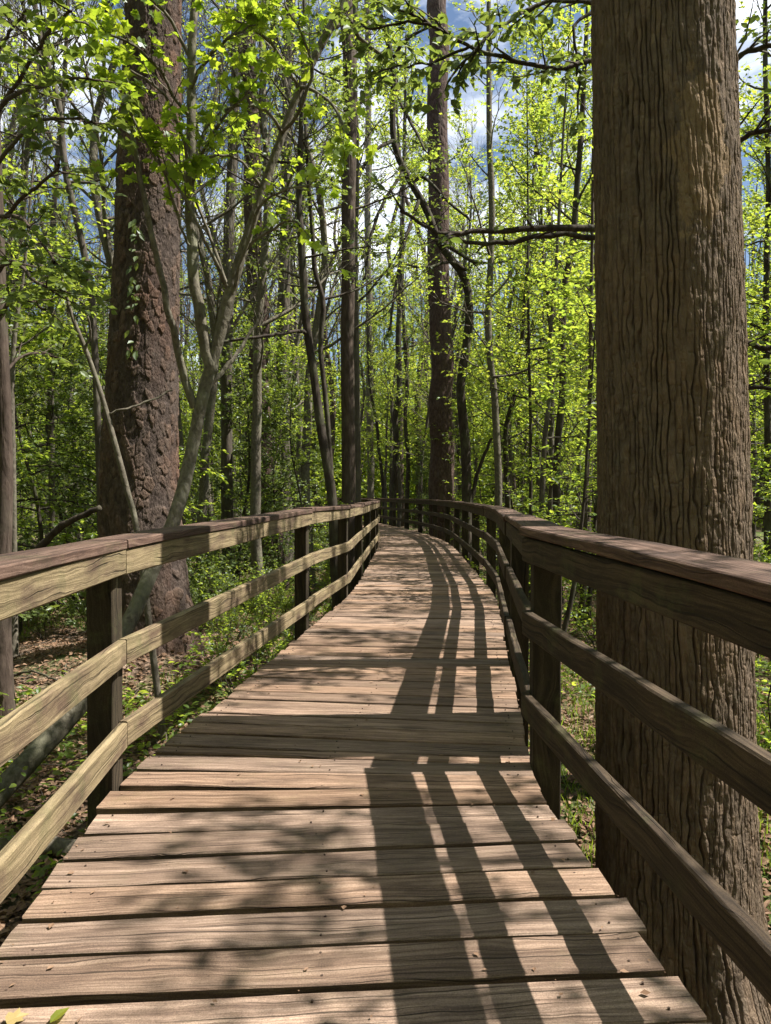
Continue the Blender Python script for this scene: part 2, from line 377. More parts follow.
def plank(mb, a, b, width, rng, thick=.038):
    """one deck plank from a (left end) to b (right end), worn: cupped, rounded and slightly ragged"""
    n = 15; t = np.linspace(0, 1, n); d = b - a; L = np.linalg.norm(d); d = d / L; f = np.array([-d[1], d[0], 0])
    up = np.array([0, 0, 1.]); h = width / 2; c = .006
    c = .004
    prof = np.array([[-h + .002, -thick], [-h, -c * 1.3], [-h + c, -.0006], [-h * .45, .0], [h * .45, .0], [h - c, -.0006], [h, -c * 1.3], [h - .002, -thick]])
    cup = rng.normal(0, .0022); ph = rng.random() * 100; tw = rng.normal(0, .003)
    z0 = rng.normal(0, .0016)
    V = []; UV = []
    per = np.concatenate([[0], np.cumsum(np.linalg.norm(np.diff(prof, axis=0), axis=1))]); o = rng.random(2) * 50
    for k, q in enumerate(t):
        p = a + d * (L * q)
        e1 = .006 * vnoise(np.array([q * 9 + ph]), np.array([1.3]))[0]; e2 = .006 * vnoise(np.array([q * 9 + ph]), np.array([7.7]))[0]
        bow = .004 * math.sin(q * PI) * math.sin(ph)
        for m, (x, z) in enumerate(prof):
            xx = x + bow + (e1 if x < 0 else e2); zz = z + z0 + cup * (x / h) ** 2 + tw * (q - .5) * x / h
            V.append(p + f * xx + up * zz); UV.append((q * L + o[0], per[m] + o[1]))
    V = np.array(V); m = len(prof)
    V[:m] += d * rng.normal(0, .002, (m, 1)); V[-m:] += d * rng.normal(0, .002, (m, 1))
    i = np.arange(n - 1)[:, None] * m; j = np.arange(m)[None]; k = (j + 1) % m
    F = np.stack([i + j, i + k, i + m + k, i + m + j], -1).reshape(-1, 4)
    mb.add(V, [F, np.arange(m)[None], (np.arange(m) + (n - 1) * m)[None, ::-1]], UV)

def build_deck():
    rng = np.random.default_rng(11); mb = MB(); nb = MB(); s = .0
    while s < SL - .3:
        Y = cpt(s)[1]
        wd = .186
        if 3.45 < Y < 4.5: wd = rng.choice([.10, .125, .14, .186])
        s2 = s + wd; g = .0185 + abs(rng.normal(0, .004)); m = (s + s2) / 2
        c = cpt(m); r = right_of(m)
        ang = rng.normal(0, .0025); r = np.array([r[0] * math.cos(ang) - r[1] * math.sin(ang), r[0] * math.sin(ang) + r[1] * math.cos(ang), 0])
        l, rr = HW + rng.normal(0, .009), HW + rng.normal(0, .009)
        plank(mb, c - r * l, c + r * rr, wd - g, rng)
        f = np.array([-r[1], r[0], 0])
        for q in (-.80, -.02, .80):
            for v in (-.27, .27):
                p = c + r * (q + rng.normal(0, .012)) + f * wd * v * (1 + rng.normal(0, .15)); rad = .0034; a8 = np.arange(8) * PI / 4
                z1 = .0035; V = np.concatenate([np.stack([p[0] + rad * np.cos(a8), p[1] + rad * np.sin(a8), a8 * 0 + z1 - .008], -1), np.stack([p[0] + rad * np.cos(a8), p[1] + rad * np.sin(a8), a8 * 0 + z1], -1)])
                j8 = np.arange(8); nb.add(V, [np.stack([j8, (j8 + 1) % 8, (j8 + 1) % 8 + 8, j8 + 8], -1), (j8 + 8)[None]])
        s = s2
    root = thing('boardwalk', 'weathered plank boardwalk curving away through the woods', 'boardwalk'); root['kind'] = 'structure'
    o = mb.obj('deck', W_DECK, root, smooth=False, uv=True); o['kind'] = 'structure'
    nm = NT('rusty_nail'); nm.bsdf((.06, .04, .03), .6); o = nb.obj('nails', nm.m, o); o['kind'] = 'stuff'
    for side in (-1, 1):
        mb = MB(); ss = np.arange(0, SL, .6)
        P = np.array([cpt(q) + right_of(q) * side * (HW - .07) for q in ss]); sd_ = np.array([right_of(q) for q in ss])
        prof = np.array([[-.02, -.25], [-.02, -.044], [.02, -.044], [.02, -.25]])
        V = P[:, None] + prof[None, :, :1] * sd_[:, None] + prof[None, :, 1:] * np.array([0, 0, 1.])
        n = len(ss); i = np.arange(n - 1)[:, None] * 4; j = np.arange(4)[None]; k = (j + 1) % 4
        UV = np.stack([np.repeat(ss, 4), np.tile([0, .2, .24, .44], n)], -1)
        mb.add(V.reshape(-1, 3), [np.stack([i + j, i + k, i + 4 + k, i + 4 + j], -1).reshape(-1, 4)], UV)
        q = mb.obj('stringer', W_BEAM, root, uv=True); q['kind'] = 'structure'
    return root
deck_root = build_deck()

def board(mb, A, B, sa, sb, w, h, rng, c=.005, seg=8, wob=.0015):
    """board whose centre line runs A>B; sa, sb = sideways vectors at the ends (mitred); w sideways, h up"""
    A, B, sa, sb = (np.asarray(q, float) for q in (A, B, sa, sb))
    a, b = w / 2, h / 2
    prof = np.array([[-a + c, -b], [-a, -b + c], [-a, b - c], [-a + c, b], [a - c, b], [a, b - c], [a, -b + c], [a - c, -b]])
    L = np.linalg.norm(B - A); n = seg + 1; t = np.linspace(0, 1, n)
    per = np.concatenate([[0], np.cumsum(np.linalg.norm(np.diff(prof, axis=0), axis=1))]); o = rng.random(2) * 60
    wb = np.cumsum(rng.normal(0, wob, (n, 2)), 0); wb -= np.linspace(0, 1, n)[:, None] * wb[-1]; wb -= wb[0]
    P = A + (B - A) * t[:, None]; Sd = sa + (sb - sa) * t[:, None]
    V = P[:, None] + (prof[None, :, :1] + wb[:, None, :1]) * Sd[:, None] + (prof[None, :, 1:] + wb[:, None, 1:]) * np.array([0, 0, 1.])
    V = V + rng.normal(0, .0006, V.shape)
    m = 8; i = np.arange(n - 1)[:, None] * m; j = np.arange(m)[None]; k = (j + 1) % m
    F = np.stack([i + j, i + m + j, i + m + k, i + k], -1).reshape(-1, 4)
    UV = np.stack([np.repeat(t * L, m) + o[0], np.tile(per, n) + o[1]], -1)
    mb.add(V.reshape(-1, 3), [F, np.arange(m)[None], (np.arange(m) + (n - 1) * m)[None, ::-1]], UV)

def railing(side, Ys, hts, pw, pd, rail_m, label):
    """side -1 left / +1 right; Ys depth of every post; hts(Y) -> cap top, middle top, low top"""
    rng = np.random.default_rng(23 + side)
    root = thing('wooden_railing', label, 'railing')
    st = [s_at(y) for y in Ys]; C = [cpt(s) for s in st]; R = [right_of(s) * side for s in st]
    E = [c + r * (HW + .004) for c, r in zip(C, R)]                       # inner face of the posts
    n = len(E)
    D = [nrm(E[i + 1] - E[i]) for i in range(n - 1)]
    def mitre(i):
        a = D[max(i - 1, 0)]; b = D[min(i, n - 2)]; t = nrm(a + b); s = np.array([t[1], -t[0], 0]) * side
        return s / max(.5, float(np.dot(s, np.array([b[1], -b[0], 0]) * side)))
    M = [mitre(i) for i in range(n)]
    up = np.array([0, 0, 1.])
    for i in range(n):
        cap, mid, low = hts(Ys[i]); o = nrm(M[i]); p = E[i] + o * (pw / 2)
        gz = float(ground(p[0], p[1])) - .12
        d = np.array([-o[1], o[0], 0])
        mb = MB(); top = cap - .040
        a, b = pw / 2, pd / 2; c = .005; ring = [(-a + c, -b), (a - c, -b), (a, -b + c), (a, b - c), (a - c, b), (-a + c, b), (-a, b - c), (-a, -b + c)]
        zs = np.linspace(gz, top, 9); V = []; UV = []; of = rng.random(2) * 40
        for z in zs:
            jx, jy = rng.normal(0, .0012, 2)
            for q, (x, y) in enumerate(ring): V.append(p + o * (x + jx) + d * (y + jy) + up * (z - p[2])); UV.append((z + of[0], q * .045 + of[1]))
        i2 = np.arange(8)[:, None] * 8; j = np.arange(8)[None]; k = (j + 1) % 8
        mb.add(np.array(V), [np.stack([i2 + j, i2 + k, i2 + 8 + k, i2 + 8 + j], -1).reshape(-1, 4), np.arange(8)[None, ::-1], (np.arange(8) + 64)[None]], UV)
        mb.obj('post', W_POST, root, uv=True)
    RT, RH = .038, .107
    for i in range(n - 1):
        ha, hb = hts(Ys[i]), hts(Ys[i + 1]); g = D[i] * .0025
        jo = rng.normal(0, .003, 2)
        if side > 0 and i == 1: jo[1] -= .014
        if side > 0 and i == 2: jo[0] += .014
        jc = rng.normal(0, .0035, 2) + (.006 if side > 0 and i == 1 else 0)
        def span(name, off, wd, hh, za, zb, mat, wob=.0015):
            if name == 'cap_rail': za += jc[0]; zb += jc[1]
            mb = MB(); A = E[i] + M[i] * (off + jo[0]) + g + up * za; B = E[i + 1] + M[i + 1] * (off + jo[1]) - g + up * zb
            board(mb, A, B, M[i], M[i + 1], wd, hh, rng, wob=wob)
            mb.obj(name, mat, root, uv=True)
        jz = rng.normal(0, .003)
        span('cap_rail', (pw - .038) / 2 + .004, pw + .038 + .03, RT, ha[0] - .019, hb[0] - .019, W_CAP)
        span('top_rail', -.020, RT, RH, ha[0] - .040 - RH / 2, hb[0] - .040 - RH / 2, rail_m)
        span('middle_rail', -.020, RT, RH, ha[1] - RH / 2 + jz, hb[1] - RH / 2 + jz, rail_m)
        span('bottom_rail', -.020, RT, RH, ha[2] - RH / 2 + jz, hb[2] - RH / 2 + jz, rail_m)
    return root
def hl(Y):
    k = lambda v: float(np.interp(Y, [0, 3.2, 6.9, 9.2, 12], v)); return k([1.055, 1.04, 1.105, 1.10, 1.09]), k([.65, .62, .685, .66, .71]), k([.28, .272, .285, .28, .34])
def hr(Y):
    k = lambda v: float(np.interp(Y, [0, 3.5, 8], v)); return k([1.04, 1.075, 1.075]), k([.71, .705, .72]), k([.345, .335, .35])
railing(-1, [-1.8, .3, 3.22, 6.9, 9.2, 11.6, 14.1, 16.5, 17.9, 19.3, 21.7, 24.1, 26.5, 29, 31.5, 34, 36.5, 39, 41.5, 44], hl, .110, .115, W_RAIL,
        'sunlit wooden railing along the left edge of the boardwalk')
railing(1, [-1.5, .75, 3.54, 5.7, 8.35, 10.6, 13, 15.4, 17.8, 20.2, 22.6, 25.2, 27.6, 30, 32.8, 35.4, 38, 40.6, 43.2], hr, .125, .10, W_RAIL_SHADE,
        'shaded wooden railing on the right, curving past the big furrowed trunk')

# ------------------------------------------------------------------ big trunks with real bark relief
def worley(u, v, nu, seed):
    """F1, F2 of a cellular pattern, periodic in u with nu cells"""
    iu = np.floor(u).astype(np.int64); iv = np.floor(v).astype(np.int64)
    f1 = np.full(u.shape, 9.); f2 = np.full(u.shape, 9.); cid = np.zeros(u.shape)
    for du in (-1, 0, 1):
        for dv in (-1, 0, 1):
            cu, cv = iu + du, iv + dv; m = cu % nu
            px = cu + .08 + .84 * _h(m, cv, 5 * np.ones_like(m), seed); py = cv + .08 + .84 * _h(m, cv, 9 * np.ones_like(m), seed + 1)
            d = np.hypot(u - px, v - py); k = d < f1
            f2 = np.where(k, f1, np.minimum(f2, d)); cid = np.where(k, _h(m, cv, 3 * np.ones_like(m), seed + 2), cid); f1 = np.where(k, d, f1)
    return f1, f2, cid

def big_trunk(name, C, Rr, zs, nth, cw, ch, depth, seed, mat, parent, flare=None, plate=.3, edge=.35, smoothpatch=None, sub=3.1, vw=1., uw=.35, lines=False):
    """C(z)->centre xy, Rr(z)->radius; furrowed relief cut into the mesh itself"""
    th = np.arange(nth) * 2 * PI / nth; TH, Zg = np.meshgrid(th, zs)
    R0 = Rr(zs); RR = R0[:, None] * np.ones_like(TH)
    Rm = float(np.median(R0)); nu = int(round(2 * PI * Rm / cw))
    wr = .8 * np.sin(3 * TH + 1.7 * Zg + seed) + .5 * np.sin(7 * TH - 3.1 * Zg) + .35 * np.sin(13 * TH + 7.3 * Zg + 2) + .25 * np.sin(23 * TH - 15 * Zg)
    u = TH / (2 * PI) * nu + wr * uw; v = Zg / ch + vw * (.3 * np.sin(5 * TH + 2 * Zg) + .3 * np.sin(11 * TH) + .2 * np.sin(19 * TH + 9 * Zg))
    f1, f2, cid = worley(u, v, nu, seed); e = np.clip((f2 - f1) / edge, 0, 1); e = e * e * (3 - 2 * e)
    x, y = np.cos(TH), np.sin(TH)
    rough = fbm(x * 9 * Rm * 4, y * 9 * Rm * 4, Zg * 14, seed, 4)
    dep = depth * (.55 + .7 * vnoise(x * 3, y * 3, Zg * 1.2, seed + 4) * .5 + .3)
    if smoothpatch is not None: dep = dep * (1 - smoothpatch(TH, Zg))
    g1, g2, gid = worley(u * 2 + .5, v * sub, nu * 2, seed + 40); e2 = np.clip((g2 - g1) / .3, 0, 1)
    disp = dep * (.22 if lines else .45) * (e2 - 1 + .8 * (gid - .5)) * e + dep * (e - 1) + dep * plate * (cid - .5) * e + depth * .30 * rough
    if lines:                                           # long wandering fissures with short cross cracks, as on an old furrowed trunk
        ph = TH / (2 * PI) * nu + 1.1 * vnoise(x * 2.4, y * 2.4, Zg * .8, 50) + .5 * vnoise(x * 8, y * 8, Zg * 3.5, 51) + .36 * vnoise(x * 22, y * 22, Zg * 14, 52)
        idl = np.round(ph) % nu; idp = np.floor(ph) % nu
        stg = np.clip(.62 + .55 * vnoise(idl * 7.31, Zg * 2.2, None, 53) + .5 * vnoise(idl * 3.7, Zg * 7, None, 59), .0, 1.1)
        wd = .175 + .10 * vnoise(x * 9, y * 9, Zg * 7, 54)
        g = np.clip(np.abs(ph - np.round(ph)) / (wd * (.6 + .6 * stg)), 0, 1); g = g * g * (3 - 2 * g)
        cv = Zg / ch + _h(idp.astype(np.int64), idp.astype(np.int64) * 3 + 1, idp.astype(np.int64) * 0, 55) * 5 + .5 * vnoise(idp * 3.3, Zg * 4, None, 56)
        cc = np.clip(np.abs(cv - np.round(cv)) * ch / .006, 0, 1); cs = .2 * (_h(idp.astype(np.int64), np.round(cv).astype(np.int64), idp.astype(np.int64) * 0, 57) > .45)
        plt_ = _h(idp.astype(np.int64), np.floor(cv + .5).astype(np.int64), idp.astype(np.int64) * 0, 58) - .5
        cid = np.clip(plt_ * .45 + .5, 0, 1)
        disp = dep * stg * (g - 1) + dep * cs * (cc - 1) * g + dep * .15 * plt_ * g + depth * .33 * rough
    disp = disp + .012 * vnoise(x * 2.2, y * 2.2, Zg * .8, seed + 8)
    if flare is not None: RR = RR + flare(TH, Zg)
    RR = RR + disp
    cx, cyy = C(zs)
    V = np.stack([cx[:, None] + RR * x, cyy[:, None] + RR * y, Zg], -1).reshape(-1, 3)
    n = len(zs); i = np.arange(n - 1)[:, None] * nth; j = np.arange(nth)[None]; k = (j + 1) % nth
    mb = MB(); mb.add(V, np.stack([i + j, i + k, i + nth + k, i + nth + j], -1).reshape(-1, 4))
    ob = mb.obj(name, mat, parent, smooth=True); at_ = ob.data.attributes.new('plate', 'FLOAT', 'POINT'); at_.data.foreach_set('value', np.clip(cid, 0, 1).astype(np.float32).ravel())
    return ob

# growth of limbs, twigs and leaves ---------------------------------
def limb(rng, p, d, L, n, bend=0., jit=.15):
    pts = [p]; d = nrm(np.asarray(d, float)); st = L / (n - 1)
    for k in range(n - 1):
        d = nrm(d + rng.normal(0, jit, 3) + np.array([0, 0, bend / (n - 1)])); pts.append(pts[-1] + d * st)
    return np.array(pts)

class Foliage:
    def __init__(s): s.P = []; s.D = []; s.N = []; s.S = []
    def along(s, rng, pts, n, size, droop=.25, t0=.15, spread=.9, tilt=.55):
        t = (t0 + (1 - t0) * rng.random(n)) * (len(pts) - 1); i = np.minimum(t.astype(int), len(pts) - 2); f = (t - i)[:, None]
        p = pts[i] * (1 - f) + pts[i + 1] * f; d = nrm(pts[i + 1] - pts[i])
        sd = np.cross(d, [0, 0, 1.]) + 1e-3; sd = nrm(sd) * rng.choice([-1, 1], n)[:, None]
        D = d * .6 + sd * spread * (.5 + rng.random(n))[:, None] + np.array([0, 0, -droop]) + rng.normal(0, .25, (n, 3))
        N = np.array([0, 0, 1.]) + rng.normal(0, tilt, (n, 3))
        s.P.append(p); s.D.append(D); s.N.append(N); s.S.append(size * (.6 + .7 * rng.random(n)))
    def count(s): return sum(len(p) for p in s.P)
    def mb(s, kind):
        m = MB(); leaves(m, np.concatenate(s.P), np.concatenate(s.D), np.concatenate(s.N), np.concatenate(s.S), kind); return m

def twigs(rng, wood, fol, B, r0, n2=6, L2=.9, n3=3, L3=.35, nl=6, ls=.08, droop=.25, tilt=.55, minr=.0025, t0=.22, bend=.1):
    M = len(B) - 1
    for j in range(n2):
        tt = t0 + (1 - t0) * (j + rng.random()) / n2; q = tt * M; k = min(int(q), M - 1); f = q - k; p2 = B[k] * (1 - f) + B[k + 1] * f
        d2 = nrm(B[k + 1] - B[k]); aa = (1 if j % 2 else -1) * (.5 + .6 * rng.random())
        d2 = np.array([d2[0] * math.cos(aa) - d2[1] * math.sin(aa), d2[0] * math.sin(aa) + d2[1] * math.cos(aa), d2[2] + rng.normal(.05, .2)])
        l2 = L2 * (1.15 - .6 * tt) * (.6 + .7 * rng.random())
        Q = limb(rng, p2, d2, l2, 4, bend, .18)
        tube(wood, Q, np.linspace(max(r0 * .4, minr * .8), minr * .5, 4), 3)
        if nl: fol.along(rng, Q, max(1, int(nl * .8)), ls, droop, tilt=tilt)
        for m in range(n3):
            tt3 = .3 + .7 * (m + rng.random()) / n3; q = tt3 * 3; k3 = min(int(q), 2); f = q - k3; p3 = Q[k3] * (1 - f) + Q[k3 + 1] * f
            d3 = nrm(Q[k3 + 1] - Q[k3]); aa = (1 if m % 2 else -1) * (.5 + .6 * rng.random())
            d3 = np.array([d3[0] * math.cos(aa) - d3[1] * math.sin(aa), d3[0] * math.sin(aa) + d3[1] * math.cos(aa), d3[2] + rng.normal(0, .25)])
            W = limb(rng, p3, d3, L3 * (.5 + .8 * rng.random()), 3, -.1, .2)
            tube(wood, W, np.linspace(minr * .7, minr * .35, 3), 3)
            if nl: fol.along(rng, W, nl, ls, droop, tilt=tilt)

def grow(rng, wood, fol, TP, TR, t0=.3, t1=1., n1=24, L1=2.5, elev=(.15, .9), bend=.4, taper=.6, gap=.12, rb=.35, sides=4, minr=.0025, **kw):
    TP = np.asarray(TP, float); TR = np.asarray(TR, float); NT_ = len(TP) - 1
    for i in range(n1):
        if rng.random() < gap: continue
        t = t0 + (t1 - t0) * (i + rng.random()) / n1; q = t * NT_; k = min(int(q), NT_ - 1); f = q - k
        p = TP[k] * (1 - f) + TP[k + 1] * f; r = TR[k] * (1 - f) + TR[k + 1] * f
        a = i * 2.399 + rng.normal(0, .5)
        fr = (t - t0) / max(t1 - t0, .01); el = elev[0] + (elev[1] - elev[0]) * fr + rng.normal(0, .15)
        L = L1 * (1 - taper * fr) * (.6 + .7 * rng.random())
        B = limb(rng, p, np.array([math.cos(a) * math.cos(el), math.sin(a) * math.cos(el), math.sin(el)]), L, 7, bend, .13)
        r0 = max(min(r * rb * 1.6, .012 * L + .004), minr)
        tube(wood, B, np.linspace(r0, max(r0 * .25, minr * .6), 7), sides)
        twigs(rng, wood, fol, B, r0, minr=minr, bend=bend * .3, **kw)

# ------------------------------------------------------------------ single trees surveyed from the photograph
def shifted(mb, base):
    mb.v = [v - base for v in mb.v]; return mb

def plant(name, label, cat, base, wood, fol, wmat, lmat, lkind, group=None, wood2=None):
    base = np.asarray(base, float)
    root = thing(name, label, cat, tuple(base), group)
    shifted(wood, base).obj('trunk' if cat == 'tree' else 'stem', wmat, root, smooth=True)
    if wood2 is not None and wood2.n: shifted(wood2, base).obj('branches', wmat, root, smooth=True)
    if fol is not None and fol.P: shifted(fol.mb(lkind), base).obj('crown' if cat == 'tree' else 'foliage', lmat, root)
    return root

def stem_path(px, Y, top=0, lean=(0, 0), n=40, to_ground=True):
    """px: [(x, y, width)] from low to high -> smooth centre line and radii in metres"""
    Ys = [Y] * len(px) if np.isscalar(Y) else list(Y)
    P = [at(x, y, d) for (x, y, _), d in zip(px, Ys)]; R = [w / 2 * d / FPX for (_, _, w), d in zip(px, Ys)]
    if to_ground:
        p, q = P[0], P[1]; d = (p - q); g = float(ground(p[0], p[1])) - .12
        if p[2] > g:
            k = (p[2] - g) / max(abs(d[2]), 1e-3); k = min(k, 3); e = p + d * k * .7; e[2] = float(ground(e[0], e[1])) - .12
            P = [e] + P; R = [R[0] * 1.3] + R
    if top:
        d = nrm(P[-1] - P[-2]); d = nrm(d + np.array([lean[0], lean[1], .6]))
        for k in (1, 2, 3): P.append(P[-1] + d * top / 3); R.append(R[-1] * (.75 if k < 3 else .4))
    C = catmull(P, n); Rr = np.interp(np.linspace(0, 1, n), np.linspace(0, 1, len(R)), R)
    return C, Rr

def tree(label, px, Y, top=6, wmat=None, lmat=None, lkind='simple', limbs=(), seed=1, sides=9, name='tree', crown=None, group=None, lean=(0, 0), flare=.5, knobs=.05, cat='tree'):
    rng = np.random.default_rng(seed); wood = MB(); br = MB() if crown else wood; fol = Foliage()
    C, Rr = stem_path(px, Y, top, lean)
    h = C[:, 2] - C[0, 2]; Rr = Rr * (1 + flare * np.exp(-h / .35)) * (1 + knobs * vnoise(h * 3, np.zeros_like(h) + seed))
    jit = np.stack([vnoise(h * .8, np.zeros_like(h) + seed * 3.1), vnoise(h * .8, np.zeros_like(h) + seed * 5.7), np.zeros_like(h)], -1) * Rr[:, None] * .35
    C = C + jit
    tube(wood, C, Rr, sides)
    for L in limbs:                                     # (pixel path, depths, leaf settings)
        B, br_r = stem_path(L['px'], L['Y'], n=L.get('n', 14), to_ground=False)
        B = B + rng.normal(0, .006, B.shape)
        tube(wood, B, br_r, 6)
        kw = L.get('twigs')
        if kw: twigs(rng, wood, fol, B, br_r[0], **kw)
    if crown: grow(rng, br, fol, C, Rr, **crown)
    return plant(name, label, cat, C[0], wood, fol, wmat or BK_GREY, lmat or LM_SPRING, lkind, group, br if crown else None)

# --- the big furrowed tree beside the boardwalk
def big_right():
    Y = 4.0
    C0 = [(-1.7, 683), (-.36, 676), (1.23, 671), (3.8, 657)]
    xs = [(px - CX) / FPX * Y for _, px in C0]; zz = [z for z, _ in C0]
    zs = np.concatenate([np.arange(-1.7, 4.1, .006), np.arange(4.1, 14, .06)])
    def C(z): return np.interp(z, zz + [14], xs + [xs[-1] - .25]), np.full_like(z, Y)
    def Rr(z): return np.interp(z, [-1.7, -.4, 1.2, 3.8, 14], [.405, .388, .366, .338, .24])
    def flare(TH, Z):
        lobes = .6 + .55 * np.cos(5 * TH + .6) + .3 * np.cos(3 * TH + 2)
        return .17 * np.clip(lobes, .1, 2) * np.exp(-np.clip(Z + 1.3, 0, 9) / .24)
    def patch(TH, Z):
        a = (TH + PI) % (2 * PI) - PI
        return np.clip(1.25 * np.exp(-((a + 1.25) / .38) ** 2 - ((Z - 2.8) / .7) ** 2), 0, .6)
    root = thing('furrowed_tree', 'massive deeply furrowed tree trunk standing close beside the right railing', 'tree', (0, 0, 0))
    big_trunk('trunk', C, Rr, zs, 900, .0258, .11, .035, 5, BK_OAK, root, flare, .35, .27, patch, 3., .5, .22, True)
    rng = np.random.default_rng(3); br = MB(); fol = Foliage()
    zc = np.linspace(7.5, 14, 12); x, y = C(zc)
    tube(br, np.array([(x[-1], y[-1], 13.95), (x[-1], y[-1] + .1, 15.5), (x[-1] - .2, y[-1], 17)]), [.235, .15, .04], 8)
    grow(rng, br, fol, np.stack([x, y, zc], -1), Rr(zc), t0=0, n1=12, L1=4, elev=(.3, .9), n2=6, L2=1.5, n3=3, L3=.6, nl=4, ls=.10, minr=.006)
    br.obj('branches', BK_BROWN, root, smooth=True)
    fol.mb('simple').obj('crown', LM_SPRING, root)
big_right()

# --- the big plated pine on the left
def big_pine():
    Y = 9.0
    py = [(668, 158), (600, 146), (520, 141), (450, 139.5), (250, 146.5), (0, 154)]
    zz = [float(at(px, y, Y)[2]) for y, px in py]; xs = [float(at(px, y, Y)[0]) for y, px in py]
    zs = np.concatenate([np.arange(-.95, 7.6, .0125), np.arange(7.6, 22, .1)])
    def C(z): return np.interp(z, zz + [22], xs + [xs[-1] + .5]), np.full_like(z, Y)
    def Rr(z): return np.interp(z, [-.8, .6, 1.4, 4.1, 7.0, 22], [.53, .47, .44, .365, .305, .16])
    def flare(TH, Z): return .07 * (1 + .6 * np.cos(4 * TH + 1)) * np.exp(-(Z + .8) / .35)
    root = thing('pine_tree', 'big pine with plated reddish bark left of the boardwalk, behind the forked sapling', 'tree')
    big_trunk('trunk', C, Rr, zs, 420, .072, .120, .0125, 17, BK_PINE, root, flare, 2.1, .13, None, 2.6, .6, .2)
    rng = np.random.default_rng(5); br = MB(); fol = Foliage()
    zc = np.linspace(13, 22, 12); x, y = C(zc)
    grow(rng, br, fol, np.stack([x, y, zc], -1), Rr(zc), t0=0, n1=16, L1=3.2, elev=(.1, .7), n2=5, L2=1., n3=3, L3=.4, nl=7, ls=.16, minr=.006)
    br.obj('branches', BK_RED, root, smooth=True)
    fol.mb('blade').obj('crown', LM_GREEN, root)
    # ivy leaves climbing the bark
    P = []; N = []
    for k in range(46):
        z = 4.3 - 1.5 * rng.random() ** 1.2; cx, cyy = C(np.array([z])); th = -PI / 2 + .02 + rng.normal(0, .07) - (z - 3.6) * .05; r = float(Rr(np.array([z]))[0]) + .03
        P.append((cx[0] + r * math.cos(th), cyy[0] + r * math.sin(th), z)); N.append((math.cos(th), math.sin(th), .5))
    m = MB(); leaves(m, P, np.array([(0, -.3, -1.)] * 46) + rng.normal(0, .5, (46, 3)), N, rng.uniform(.06, .11, 46), 'ovate')
    o = m.obj('ivy_vine', LM_HOLLY); tag(o, 'few dark ivy leaves climbing the big plated pine trunk', 'vine')
big_pine()

CR = lambda **k: dict(dict(t0=.35, n1=16, L1=1.6, n2=6, L2=.7, n3=3, L3=.3, nl=5, ls=.085), **k)
HC = lambda **k: dict(dict(t0=.2, n1=18, L1=1.5, n2=7, L2=.6, n3=3, L3=.25, nl=6, ls=.075, elev=(.05, .6), droop=.15), **k)
MAPLE = dict(n2=7, L2=.5, n3=2, L3=.22, nl=5, ls=.072, droop=.55, tilt=.6, minr=.002)
HOLLYT = dict(n2=8, L2=.5, n3=2, L3=.2, nl=6, ls=.075, droop=.15, tilt=.6, minr=.002)
